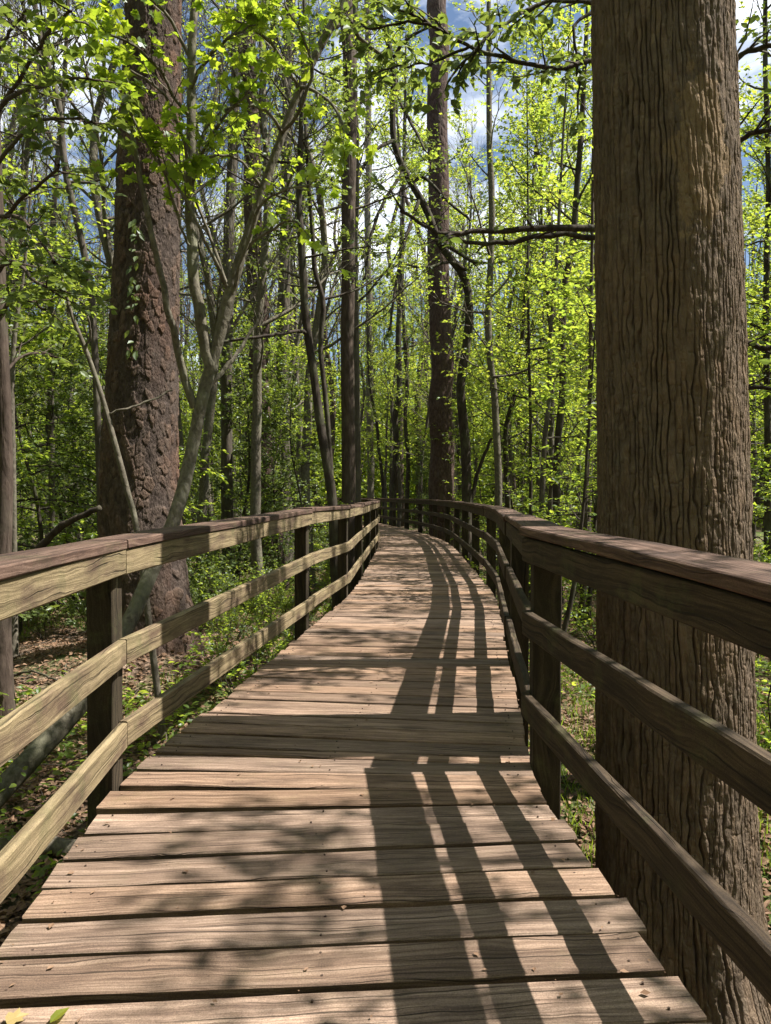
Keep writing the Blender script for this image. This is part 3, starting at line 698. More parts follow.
# --- forked lichen-grey sapling leaning in front of the pine
tree('leaning forked sapling with lichen grey bark and maple leaves, in front of the big pine',
     [(-25, 822, 24.0), (38, 752, 21.6), (83, 700, 19.2), (124, 632, 16.8), (152, 570, 14.8), (176, 515, 14.0), (192, 452, 13.2), (203, 395, 12.8), (217, 345, 12.0), (228, 300, 12.0), (241, 255, 10.4), (262, 190, 8.8), (281, 135, 8.0), (299, 88, 8.0), (320, 45, 8.0), (341, 5, 8.0)],
     [4.6, 5.0, 5.3, 5.6, 5.8, 5.9, 6, 6, 6, 6, 6, 6, 6, 6, 6, 6], top=3.5, wmat=BK_LICHEN, lmat=LM_MAPLE, lkind='maple', seed=4, name='forked_sapling', flare=.15, lean=(.2, 0),
     limbs=[dict(px=[(212, 372, 13), (203, 335, 12), (194, 280, 11), (190, 200, 10), (191, 100, 9), (194, 0, 8), (195, -90, 6)], Y=[6, 5.95, 5.9, 5.9, 5.9, 5.9, 5.9], n=20),
            dict(px=[(194, 408, 9), (183, 370, 8), (170, 315, 7), (158, 260, 6), (146, 205, 5.5), (136, 160, 5), (128, 105, 4)], Y=[6, 5.9, 5.7, 5.6, 5.5, 5.5, 5.5], n=18),
            dict(px=[(231, 292, 5), (214, 262, 4), (203, 238, 3.5), (190, 205, 3), (150, 150, 2.4), (120, 95, 2)], Y=[6, 5.8, 5.7, 5.6, 5.4, 5.3], twigs=dict(MAPLE, t0=.5)),
            dict(px=[(231, 296, 5), (222, 270, 4), (205, 225, 3), (186, 180, 2.6), (160, 140, 2.2)], Y=[6, 6.1, 6.1, 6, 5.9], twigs=dict(MAPLE, t0=.55)),
            dict(px=[(191, 120, 4), (172, 92, 3.4), (150, 60, 3), (118, 38, 2.4), (75, 20, 2)], Y=[5.9, 5.8, 5.6, 5.4, 5.2], twigs=dict(MAPLE, n2=9, t0=.2)),
            dict(px=[(191, 60, 4), (170, 20, 3.4), (140, -10, 3), (100, -30, 2.4), (40, -20, 2)], Y=[5.9, 5.8, 5.6, 5.4, 5.2], twigs=dict(MAPLE, n2=10)),
            dict(px=[(190, 170, 4), (178, 125, 3.4), (160, 90, 3), (130, 70, 2.4), (112, 45, 2)], Y=[5.9, 5.7, 5.5, 5.4, 5.3], twigs=dict(MAPLE, n2=8)),
            dict(px=[(191, 90, 4), (205, 62, 3.4), (225, 40, 3), (255, 25, 2)], Y=[5.9, 5.7, 5.5, 5.5], twigs=dict(MAPLE, n2=6)),
            dict(px=[(190, 190, 4), (205, 150, 3), (230, 110, 2.6), (250, 95, 2)], Y=[5.9, 5.7, 5.5, 5.5], twigs=dict(MAPLE, n2=6)),
            dict(px=[(262, 190, 4), (245, 165, 3), (225, 155, 2.6), (200, 160, 2)], Y=[6, 5.9, 5.8, 5.7], twigs=dict(MAPLE, n2=5)),
            dict(px=[(281, 135, 4), (300, 110, 3.4), (312, 70, 3), (300, 30, 2), (285, 5, 2)], Y=[6, 5.8, 5.7, 5.6, 5.5], twigs=dict(MAPLE, n2=8)),
            dict(px=[(299, 88, 4), (280, 55, 3.4), (255, 30, 3), (225, 15, 2)], Y=[6, 5.8, 5.7, 5.6], twigs=dict(MAPLE, n2=7)),
            dict(px=[(240, 256, 4), (262, 235, 3), (290, 222, 2.4), (300, 225, 2)], Y=[6, 5.8, 5.7, 5.6], twigs=dict(MAPLE, n2=4, nl=4)),
            dict(px=[(228, 300, 4), (248, 240, 3.4), (262, 205, 3), (285, 190, 2.4), (310, 185, 2)], Y=[6, 5.8, 5.7, 5.6, 5.5], twigs=dict(MAPLE, n2=5, nl=4)),
            dict(px=[(281, 135, 4), (270, 115, 3.4), (250, 105, 3), (222, 112, 2.4), (205, 130, 2)], Y=[6, 5.8, 5.7, 5.6, 5.5], twigs=dict(MAPLE, n2=7)),
            dict(px=[(299, 88, 4), (318, 92, 3.4), (335, 110, 3), (348, 135, 2.4)], Y=[6, 5.8, 5.7, 5.6], twigs=dict(MAPLE, n2=5)),
            dict(px=[(192, 250, 3), (180, 225, 2.6), (165, 175, 2.4), (150, 150, 2)], Y=[5.9, 5.7, 5.5, 5.4], twigs=dict(MAPLE, n2=6)),
            dict(px=[(200, 398, 6), (222, 372, 5), (240, 350, 4), (258, 318, 3)], Y=[6, 6.1, 6.2, 6.3]),
            dict(px=[(326, 30, 6), (350, 22, 5), (362, 40, 4), (390, 62, 3.4)], Y=[6, 6.1, 6.2, 6.3])])
# --- bare leaning dead stem
tree('pale bare dead stem leaning up in front of the big pine, behind the left railing',
     [(140, 545, 6), (128, 490, 6), (115, 440, 5.5), (101, 392, 5), (86, 350, 4.5), (73, 318, 4), (62, 280, 2)], 6.4, top=0, wmat=BK_PALE, seed=8, name='dead_sapling', flare=.1,
     limbs=[dict(px=[(86, 350, 3), (90, 325, 2.4), (80, 300, 2)], Y=[6.4, 6.3, 6.2], twigs=dict(HOLLYT, n2=3, nl=3)),
            dict(px=[(106, 415, 2.6), (122, 410, 2.4), (150, 400, 2), (172, 390, 1.5)], Y=[6.4, 6.4, 6.5, 6.6])])
# --- dark leaved tree at the left edge
tree('pinkish brown trunk at the far left edge with dark leafy branches reaching in',
     [(2, 600, 17), (3, 520, 16), (2, 420, 15), (-2, 300, 15), (-8, 100, 14), (-12, 0, 13)], 7.0, top=4, wmat=BK_BROWN, lmat=LM_HOLLY, lkind='ovate', seed=12, name='holly_tree',
     limbs=[dict(px=[(-6, 110, 5), (20, 92, 4.4), (45, 86, 3.6), (70, 78, 3), (95, 80, 2)], Y=[7, 6.2, 5.6, 5.2, 5], twigs=dict(HOLLYT, ls=.092, n2=10)),
            dict(px=[(-5, 170, 5), (15, 140, 4), (40, 122, 3.4), (70, 118, 2.6), (92, 122, 2)], Y=[7, 6.2, 5.6, 5.2, 5], twigs=dict(HOLLYT, ls=.092, n2=8)),
            dict(px=[(-5, 120, 5), (30, 60, 4), (50, 30, 3.4), (70, 10, 2.6)], Y=[7, 6.2, 5.6, 5.2], twigs=dict(HOLLYT, ls=.092, n2=7)),
            dict(px=[(-4, 230, 5), (20, 200, 4), (45, 180, 3.4), (60, 166, 2.6)], Y=[7, 6.4, 6, 5.6], twigs=dict(HOLLYT, ls=.092, n2=9)),
            dict(px=[(-4, 215, 5), (20, 218, 4), (40, 240, 3.4), (55, 262, 2.6)], Y=[7, 6.4, 6, 5.6], twigs=dict(HOLLYT, ls=.092, n2=10)),
            dict(px=[(-2, 270, 5), (15, 262, 4), (40, 285, 3.4), (62, 290, 2.6)], Y=[7, 6.6, 6.2, 6], twigs=dict(HOLLYT, ls=.092, n2=10)),
            dict(px=[(-2, 320, 5), (12, 300, 4), (30, 300, 3.4), (45, 310, 2.6)], Y=[7, 6.8, 6.4, 6.2], twigs=dict(HOLLYT, ls=.092, n2=9)),
            dict(px=[(0, 380, 4), (15, 362, 3), (38, 352, 2.6), (60, 360, 2)], Y=[7, 7.2, 7.4, 7.6], twigs=dict(HOLLYT, ls=.092, n2=8)),
            dict(px=[(-6, 60, 4), (10, 30, 3), (30, 10, 2.6)], Y=[7, 6.2, 5.8], twigs=dict(HOLLYT, ls=.092, n2=6))])
# --- tree hidden behind the big furrowed trunk, its limbs show on both sides
tree('dark branched tree behind the big furrowed trunk, limbs showing on both its sides',
     [(690, 700, 44), (688, 500, 42), (684, 250, 40), (680, 60, 36)], 5.7, top=5, wmat=BK_DARK, lmat=LM_HOLLY, lkind='ovate', seed=21, name='holly_tree', flare=.2, crown=HC(t0=.62, n1=16, L1=1.9, nl=4, gap=.3),
     limbs=[dict(px=[(684, 240, 9), (620, 231, 7.5), (560, 228, 6.5), (510, 230, 6), (470, 232, 5), (440, 233, 4), (420, 222, 3.4), (400, 210, 3)], Y=[5.7, 5.5, 5.3, 5.2, 5.1, 5.0, 5.0, 5.0], n=24, twigs=dict(HOLLYT, n2=6, L2=.35, nl=2)),
            dict(px=[(684, 250, 8), (620, 240, 6), (560, 234, 5.4), (520, 241, 5), (490, 244, 4.4), (460, 240, 3.4), (440, 238, 3)], Y=[5.7, 5.6, 5.5, 5.4, 5.4, 5.4, 5.4], n=20, twigs=dict(HOLLYT, n2=4, L2=.3, nl=2)),
            dict(px=[(680, 100, 7), (610, 60, 5), (560, 68, 4.4), (510, 60, 4), (470, 46, 3.4), (430, 25, 3), (400, 10, 2)], Y=[5.7, 5.3, 5.1, 5, 4.9, 4.9, 4.9], n=20, twigs=dict(HOLLYT, n2=15, L2=.42, nl=6)),
            dict(px=[(680, 30, 7), (600, 5, 5), (550, 2, 4), (505, 22, 3.4), (480, 45, 3), (455, 70, 2)], Y=[5.7, 5.3, 5.1, 5, 4.9, 4.9], n=16, twigs=dict(HOLLYT, n2=14, L2=.42, nl=6)),
            dict(px=[(470, 46, 3), (440, 60, 2.6), (410, 66, 2.2), (378, 70, 1.8)], Y=[4.9, 4.9, 4.9, 4.9], twigs=dict(HOLLYT, n2=8, L2=.3, nl=5)),
            dict(px=[(430, 25, 3), (405, 22, 2.6), (375, 30, 2.2), (350, 22, 1.8)], Y=[4.9, 4.9, 4.9, 4.9], twigs=dict(HOLLYT, n2=8, L2=.3, nl=5)),
            dict(px=[(600, 5, 4), (574, 30, 3), (578, 70, 2.6), (578, 110, 2)], Y=[5.3, 5.2, 5.2, 5.2], twigs=dict(HOLLYT, n2=7, L2=.3, nl=4)),
            dict(px=[(685, 160, 8), (735, 140, 6), (760, 132, 5), (800, 128, 4)], Y=[5.7, 5.6, 5.5, 5.4], twigs=dict(HOLLYT, n2=6, nl=3)),
            dict(px=[(685, 130, 8), (735, 60, 6), (765, 48, 5), (800, 40, 4)], Y=[5.7, 5.6, 5.5, 5.4], twigs=dict(HOLLYT, n2=8, nl=4)),
            dict(px=[(688, 370, 8), (740, 344, 6), (765, 348, 5), (800, 340, 4)], Y=[5.7, 5.6, 5.5, 5.4], twigs=dict(HOLLYT, n2=3, nl=2)),
            dict(px=[(688, 410, 7), (740, 390, 5), (765, 388, 4), (800, 395, 3)], Y=[5.7, 5.6, 5.5, 5.4], twigs=dict(HOLLYT, n2=3, nl=2))])

# --- middle distance, left to right
tree('crooked dark trunk curving left of the big pine', [(101, 575, 7), (98, 450, 7), (93, 320, 7), (86, 262, 7), (76, 215, 7), (67, 178, 6.5), (62, 140, 6.5), (58, 100, 6), (46, 58, 6), (38, 25, 5)], 11, 5, BK_GREY, LM_SPRING, seed=31, crown=CR(t0=.45, n1=12, nl=2, L1=1.6))
tree('pale thin upright stem near the left edge', [(14, 590, 6), (13, 480, 6), (12, 400, 5.5), (14, 345, 5), (18, 310, 4), (24, 270, 3)], 9.5, 2, BK_PALE, LM_GREEN, seed=32, crown=CR(t0=.4, n1=10, L1=.9, nl=3))
tree('thin grey trunk rising between the left edge and the big pine', [(52, 560, 6), (52, 440, 6), (51, 330, 6), (54, 200, 5), (63, 100, 5), (67, 30, 4)], 14, 5, BK_GREY, LM_SPRING, seed=33, crown=CR(t0=.35, n1=14, nl=2))
tree('tall straight grey trunk just right of the forked sapling', [(229, 572, 13), (228, 500, 12), (227, 400, 11), (227, 300, 11), (231, 170, 10), (238, 60, 9), (242, 0, 9)], 16, 6, BK_GREY, LM_SPRING, seed=34, crown=CR(t0=.5, n1=16, L1=2.2, nl=2))
tree('tall dark pine with rough bark above a flared stump-like foot, behind holly bushes', [(271, 560, 23), (266, 500, 21), (263, 420, 20), (259, 330, 19), (255, 230, 18), (250, 130, 17), (247, 40, 16), (246, -10, 16)], 17.5, 7, BK_RED, LM_GREEN, seed=35, name='pine_tree', flare=.7, crown=CR(t0=.8, n1=10))
tree('grey upright trunk between the dark pine and the twin crooked saplings', [(283, 545, 14), (283, 480, 13), (282, 400, 12), (283, 300, 12), (286, 200, 11), (289, 80, 10), (291, 0, 10)], 21, 7, BK_GREY, LM_SPRING, seed=36, crown=CR(t0=.45, n1=18, L1=2.4, nl=3))
tree('crooked mossy sapling with a long bare side branch pointing left', [(334, 522, 10), (331, 490, 9.5), (323, 440, 9), (314, 372, 8.5), (306, 315, 8), (303, 260, 7), (299, 200, 6), (300, 140, 5), (302, 90, 4)], 11.5, 3, BK_DARK, LM_HOLLY, 'ovate', seed=37, crown=HC(t0=.5, n1=18, L1=1.5, ls=.085),
     limbs=[dict(px=[(308, 334, 4), (298, 331, 3.6), (275, 335, 3.4), (245, 338, 3), (215, 345, 2.4)], Y=[11.5, 11.3, 11, 10.8, 10.6], n=20, twigs=dict(HOLLYT, n2=3, nl=2))])
tree('thinner crooked dark sapling just left of the twin trunks', [(332, 500, 5), (330, 460, 5), (327, 420, 5), (323, 380, 5), (320, 345, 5), (323, 303, 5), (315, 272, 5), (313, 240, 4.5), (308, 180, 4)], 12.5, 3, BK_DARK, LM_HOLLY, 'ovate', seed=38, crown=HC(t0=.5, n1=14, L1=1.3))
tree('straight dark trunk, front one of the twin trunks at the railing bend', [(347.5, 545, 14.5), (347.5, 480, 14), (347.5, 350, 13.5), (348, 200, 14), (348, 80, 14), (347, 0, 13)], 14.5, 7, BK_BROWN, LM_GREEN, seed=39, knobs=.03, crown=CR(t0=.42, n1=20, L1=1.8))
tree('straight grey trunk, rear one of the twin trunks at the railing bend', [(358, 540, 9), (357.5, 480, 9), (356, 380, 9), (355, 280, 8), (354, 150, 8), (354, 0, 7)], 17, 7, BK_GREY, LM_SPRING, seed=40, knobs=.03, crown=CR(t0=.4, n1=22, L1=2, nl=5))
tree('pale grey trunk right of the twin trunks, far beyond the bend', [(371, 530, 7.5), (370, 450, 7.5), (369, 350, 7), (368, 250, 6.5), (368, 120, 6), (367, 0, 6)], 43, 8, BK_PALE, LM_SPRING, seed=41, knobs=.03, crown=CR(t0=.35, n1=20, L1=3, L2=1.2, ls=.11))
tree('thin snaking dark stem above the far railing', [(384, 520, 3.4), (383, 480, 3.4), (379, 450, 3.2), (377, 425, 3), (372, 400, 3), (369, 375, 2.6), (368, 340, 2)], 41, 3, BK_DARK, LM_GREEN, seed=42, crown=CR(t0=.5, n1=10, L1=1.4))
tree('wavy dark trunk standing left of the thinner one at the far railing', [(393, 525, 7), (394, 495, 6.6), (396, 450, 6.4), (395, 420, 6.2), (399, 395, 6), (398, 350, 6), (400, 290, 5.4), (402, 240, 5), (404, 160, 4)], 37, 6, BK_DARK, LM_GREEN, seed=43, crown=CR(t0=.4, n1=18, L1=2.2, L2=1., ls=.1))
tree('slim wavy stem left of the distant red pine', [(407, 522, 4.6), (407, 495, 4.4), (408, 460, 4.2), (405, 420, 4), (407, 390, 4), (405, 350, 3.6), (403, 300, 3)], 36, 5, BK_DARK, LM_SPRING, seed=44, crown=CR(t0=.4, n1=16, L1=1.8, ls=.1))
tree('distant dark red pine beyond the right railing bend', [(441, 545, 27), (441, 500, 26), (441.5, 430, 24), (441, 350, 22.5), (440, 280, 21.5), (438, 160, 20.5), (437, 60, 20), (437, 0, 19)], 24.5, 9, BK_RED, LM_GREEN, seed=45, name='pine_tree', sides=14, flare=.3, knobs=.03, crown=CR(t0=.75, n1=10))
tree('curved tree arching left across the distant red pine', [(468, 560, 11), (467, 503, 10), (466, 450, 9.6), (461, 392, 9), (465, 354, 8.6), (469, 300, 8.4), (463, 274, 8.2), (448, 255, 8), (437, 238, 7.6), (426, 209, 7.2), (411, 183, 7), (397, 154, 6.6), (393, 125, 6.2), (394, 88, 6), (391, 57, 5.6), (384, 28, 5), (378, 5, 4.6)], 18.5, 3.5, BK_DARK, LM_HOLLY, 'ovate', seed=46, sides=10,
     crown=HC(t0=.42, n1=24, L1=1.5, nl=6),
     limbs=[dict(px=[(393, 60, 4), (402, 44, 3.6), (415, 34, 3), (428, 28, 2.4)], Y=[18.5, 18.4, 18.3, 18.2]),
            dict(px=[(436, 240, 5), (455, 250, 4), (475, 262, 3.4), (500, 262, 2.6), (520, 255, 2)], Y=[18.5, 18, 17.6, 17.2, 17], twigs=dict(HOLLYT, n2=7, L2=.7)),
            dict(px=[(470, 505, 5), (476, 480, 4), (484, 455, 3.4), (492, 438, 2.6)], Y=[18.5, 18.5, 18.4, 18.3]),
            dict(px=[(394, 88, 4), (380, 75, 3.4), (366, 90, 3), (352, 120, 2.4)], Y=[18.5, 18, 17.6, 17.2], twigs=dict(HOLLYT, n2=9, L2=.9, ls=.10)),
            dict(px=[(396, 140, 4), (375, 150, 3.4), (360, 175, 3), (345, 215, 2.4)], Y=[18.5, 18, 17.6, 17.2], twigs=dict(HOLLYT, n2=9, L2=.9, ls=.10)),
            dict(px=[(391, 57, 4), (400, 100, 3.4), (415, 130, 3), (425, 150, 2.4)], Y=[18.5, 18, 17.6, 17.2], twigs=dict(HOLLYT, n2=8, L2=.8, ls=.10)),
            dict(px=[(405, 170, 4), (385, 200, 3.4), (370, 240, 3), (365, 280, 2.4)], Y=[18.5, 18, 17.6, 17.2], twigs=dict(HOLLYT, n2=9, L2=.9, ls=.10)),
            dict(px=[(420, 198, 4), (405, 240, 3.4), (395, 290, 3), (390, 330, 2.4)], Y=[18.5, 18, 17.6, 17.2], twigs=dict(HOLLYT, n2=9, L2=.8, ls=.10)),
            dict(px=[(466, 270, 4), (450, 262, 3), (425, 268, 2.6), (400, 262, 2)], Y=[18.5, 18, 17.6, 17.2], twigs=dict(HOLLYT, n2=7, L2=.7)),
            dict(px=[(410, 182, 4), (425, 178, 3.4), (446, 200, 3), (470, 220, 2.4)], Y=[18.5, 18, 17.6, 17.2], twigs=dict(HOLLYT, n2=5, L2=.5, nl=3))])
tree('grey trunk right of the curved tree with a slight bow', [(499, 540, 8), (498, 497, 7.6), (497, 440, 7.2), (495, 397, 7), (490, 354, 7), (488, 311, 7), (492, 250, 6.6), (490, 150, 6), (489, 50, 5)], 17, 6, BK_PALE, LM_SPRING, seed=47, crown=CR(t0=.35, n1=22, L1=2.2, L2=.9))
tree('leaning dark stem close behind the bowed grey trunk', [(508, 540, 6), (508, 497, 5.6), (506, 434, 5.2), (513, 400, 5), (520, 350, 4.4), (526, 290, 4)], 19, 5, BK_DARK, LM_SPRING, seed=48, crown=CR(t0=.3, n1=20, L1=2, L2=.9))
tree('slender upright stem left of two others right of the bowed trunk', [(531, 545, 3.6), (531, 480, 3.4), (530, 410, 3.2), (529, 330, 3), (528, 250, 2.4)], 15, 4, BK_DARK, LM_SPRING, seed=49, crown=CR(t0=.35, n1=16, L1=1.4))
tree('kinked mid grey stem left of the dark tall trunk near the right railing', [(539, 548, 6), (541, 505, 5.6), (543, 460, 5.2), (545, 432, 5), (549, 395, 4.6), (550, 340, 4), (556, 270, 3.4)], 14, 5, BK_GREY, LM_SPRING, seed=50, crown=CR(t0=.35, n1=20, L1=1.6))
tree('tall dark leaning trunk between the bowed trunk and the big furrowed tree', [(559, 555, 8), (558, 511, 7.6), (558, 440, 7.2), (563, 383, 7), (563, 326, 7), (565, 283, 6.8), (574, 240, 6.6), (578, 180, 6), (584, 90, 5)], 14.5, 6, BK_DARK, LM_SPRING, seed=51, crown=CR(t0=.35, n1=24, L1=2.0, L2=.8))
tree('thin trunk close against the left side of the big furrowed tree', [(584, 570, 6), (585, 510, 5.4), (588, 440, 5), (590, 380, 4.6), (591, 320, 4), (592, 250, 3.4)], 12, 5, BK_BROWN, LM_SPRING, seed=52, crown=CR(t0=.35, n1=18, L1=1.6))
tree('thin dark forked stem rising behind the first right post', [(563, 640, 5), (572, 600, 5), (577, 570, 4.6), (580, 540, 4), (584, 500, 3.4)], 9.5, 2.5, BK_DARK, LM_GREEN, seed=53, crown=CR(t0=.5, n1=10, L1=.9))
tree('dark slim trunk at the right edge of the view', [(768, 570, 7), (768, 500, 7), (767, 420, 6.4), (766, 330, 6), (768, 200, 5.4), (766, 80, 5)], 14, 6, BK_DARK, LM_SPRING, seed=54, crown=CR(t0=.3, n1=22, L1=2))

# ------------------------------------------------------------------ kinds of woodland trees, built once and copied
def proto(kind, seed):
    rng = np.random.default_rng(seed); wood = MB(); br = MB(); fol = Foliage()
    def trunk(H, r, lean=.6, n=26, sides=7):
        z = np.linspace(-.2, H, n); a, b = rng.random(2) * 20
        k = np.clip(z / H, 0, 1)
        C = np.stack([lean * vnoise(z * .22 + a, z * 0 + 1.) * k * 1.4 + .05 * vnoise(z * 1.1 + b, z * 0), lean * vnoise(z * .22 + b, z * 0 + 4.) * k * 1.4 + .05 * vnoise(z * 1.1 + a, z * 0), z], -1)
        R = r * (1 - .82 * k ** 1.1) * (1 + .5 * np.exp(-(z + .1) / .3)); tube(wood, C, R, sides); return C, R
    if kind == 'spring':
        C, R = trunk(13 + 2 * rng.random(), .10); grow(rng, br, fol, C, R, t0=.22, n1=30, L1=2.3, n2=7, L2=.9, n3=4, L3=.4, nl=7, ls=.095, minr=.004, gap=.28); m = (BK_GREY, LM_SPRING, 'simple')
    elif kind == 'tall':
        C, R = trunk(19 + 2 * rng.random(), .17, .9); grow(rng, br, fol, C, R, t0=.36, n1=28, L1=3.4, n2=8, L2=1.3, n3=4, L3=.55, nl=7, ls=.12, minr=.006, gap=.28); m = (BK_BROWN, LM_SPRING, 'simple')
    elif kind == 'bare':
        C, R = trunk(15 + 3 * rng.random(), .12, 1.0); grow(rng, br, fol, C, R, t0=.3, n1=30, L1=3.0, n2=9, L2=1.3, n3=5, L3=.6, nl=1, ls=.06, minr=.006, gap=.1, elev=(.5, 1.1)); m = (BK_PALE, LM_SPRING, 'simple')
    elif kind == 'holly':
        C, R = trunk(4.5 + rng.random(), .045, .5, 18, 5); grow(rng, br, fol, C, R, t0=.08, n1=34, L1=1.3, elev=(.1, .7), n2=7, L2=.5, n3=3, L3=.22, nl=7, ls=.08, droop=.1, gap=.15, minr=.003); m = (BK_DARK, LM_HOLLY, 'ovate')
    elif kind == 'greenling':
        C, R = trunk(5.5 + rng.random(), .04, .7, 18, 5); grow(rng, br, fol, C, R, t0=.15, n1=26, L1=1.7, elev=(.0, .6), n2=7, L2=.6, n3=3, L3=.25, nl=6, ls=.085, droop=.2, gap=.15, tilt=.35, bend=.1, minr=.003); m = (BK_DARK, LM_GREEN, 'ovate')
    else:
        for k in range(7):
            a = rng.random() * 6.28; d = np.array([math.cos(a) * .6, math.sin(a) * .6, 1.]); B = limb(rng, np.array([.1 * math.cos(a), .1 * math.sin(a), -.1]), d, .9 + .8 * rng.random(), 7, .2, .15)
            tube(wood, B, np.linspace(.011, .003, 7), 4); twigs(rng, br, fol, B, .008, n2=8, L2=.45, n3=3, L3=.2, nl=6, ls=.07 if kind == 'bush' else .06, droop=.1, minr=.002)
        m = (BK_DARK, LM_HOLLY if kind == 'bush' else LM_GREEN, 'ovate')
    return wood, br, fol, m

LOOK = {'spring': ('woodland_tree', 'tree', 'slender woodland tree in fresh yellow-green leaf'),
        'tall': ('woodland_tree', 'tree', 'tall brown-trunked tree with high yellow-green crown'),
        'bare': ('woodland_tree', 'tree', 'tall nearly bare tree with pale twigs'),
        'holly': ('holly_sapling', 'shrub', 'dark glossy evergreen sapling'),
        'greenling': ('understory_sapling', 'shrub', 'mid-green sapling with layered twigs'),
        'bush': ('evergreen_bush', 'bush', 'low dark evergreen bush'),
        'shrub': ('leafy_bush', 'bush', 'low light-green bush')}
GROUPS = {'spring': 'slender spring-green trees in the woods', 'tall': 'tall trees in the woods', 'bare': 'nearly bare trees in the woods', 'holly': 'evergreen saplings of the understory',
          'greenling': 'mid-green saplings of the understory', 'bush': 'evergreen bushes on the forest floor', 'shrub': 'light-green bushes on the forest floor'}
REGION = [(-1e9, 0, 'off the left edge'), (0, 95, 'left of the big pine'), (95, 182, 'behind the big pine'), (182, 256, 'behind the forked sapling'), (256, 340, 'between forked sapling and twin trunks'),
          (340, 428, 'between twin trunks and distant red pine'), (428, 490, 'around the distant red pine'), (490, 597, 'between red pine and furrowed tree'),
          (597, 752, 'behind the furrowed tree'), (752, 1e9, 'right of the furrowed tree')]
def off_deck(x, y):
    d = np.hypot(cl[:, 0] - x, cl[:, 1] - y); return float(d.min())
placed = []
def scatter(kind, n, px0, px1, y0, y1, sep, clear, s0=.8, s1=1.2, seed=0, pw=1.):
    rng = np.random.default_rng(seed); k = 0; tries = 0
    while k < n and tries < 4000:
        tries += 1
        px = px0 + (px1 - px0) * rng.random(); Y = y0 + (y1 - y0) * rng.random() ** pw; X = (px - CX) / FPX * Y
        if off_deck(X, Y) < clear or math.hypot(X + 2.85, Y - 9) < 1.3 or math.hypot(X - 1.52, Y - 4) < 1.1: continue
        if (455 < px < 502 and Y < 19) or (425 < px < 457 and Y < 25) or (338 < px < 364 and Y < 18): continue
        if any(math.hypot(X - a, Y - b) < sep for a, b, *_ in placed): continue
        placed.append((X, Y, kind, px, s0 + (s1 - s0) * rng.random(), rng.random() * 6.28, int(rng.integers(0, 2)))); k += 1
# canopy
scatter('bare', 12, -40, 130, 16, 42, 1.6, 2.5, .8, 1.2, 1)
scatter('bare', 9, 160, 345, 20, 44, 1.6, 2.5, .8, 1.2, 2)
scatter('bare', 5, 345, 480, 32, 50, 1.6, 2.5, .9, 1.2, 22)
scatter('spring', 9, 370, 470, 26, 46, 1.6, 2.5, .8, 1.15, 3)
scatter('spring', 16, 470, 610, 16, 38, 1.5, 3.2, .75, 1.15, 4)
scatter('spring', 9, 735, 860, 9, 34, 1.5, 3.2, .7, 1.1, 5)
scatter('spring', 6, 190, 345, 24, 44, 1.6, 2.5, .6, .9, 6)
scatter('spring', 6, -60, 100, 18, 42, 1.6, 2.5, .55, .8, 16)
scatter('tall', 9, 440, 620, 22, 44, 2.2, 3.2, .8, 1.1, 7)
scatter('spring', 6, 340, 425, 44, 62, 1.4, 2.5, .8, 1.1, 61)
scatter('tall', 2, 740, 820, 20, 44, 2.2, 3.2, .8, 1.05, 8)
scatter('tall', 5, 330, 445, 43, 60, 1.6, 2.5, 1.2, 1.6, 62)
scatter('spring', 5, 190, 300, 26, 44, 1.6, 2.5, .9, 1.25, 63)
scatter('spring', 3, 10, 95, 26, 44, 1.6, 2.5, .9, 1.1, 64)
scatter('bare', 6, -10, 340, 13, 24, 1.2, 2.2, .8, 1.1, 65)
# understory
scatter('holly', 10, -60, 120, 10, 26, 1.1, 1.9, .7, 1.2, 9)
scatter('holly', 6, 185, 345, 12, 26, 1.0, 1.9, .7, 1.2, 10)
scatter('holly', 2, 425, 445, 26, 36, 1.0, 3.2, .8, 1.2, 11)
scatter('greenling', 10, 445, 610, 12, 28, 1.0, 2.2, .7, 1.1, 12)
scatter('greenling', 5, 745, 840, 9, 22, 1.0, 2.4, .7, 1.1, 13)
scatter('greenling', 14, -40, 345, 11, 34, 1.0, 1.9, .7, 1.15, 14)
scatter('bush', 12, -40, 345, 9, 24, .8, 1.7, .7, 1.2, 15)
scatter('shrub', 10, 430, 620, 10, 26, .8, 1.8, .7, 1.2, 17)
scatter('shrub', 6, 745, 850, 6, 16, .8, 1.9, .6, 1.0, 18)
scatter('shrub', 7, 175, 300, 7.5, 13, .6, 1.5, .4, .7, 66)
scatter('bush', 5, 20, 300, 7.5, 14, .6, 1.5, .45, .8, 67)
scatter('shrub', 10, -40, 345, 10, 30, .8, 1.7, .6, 1.0, 19)

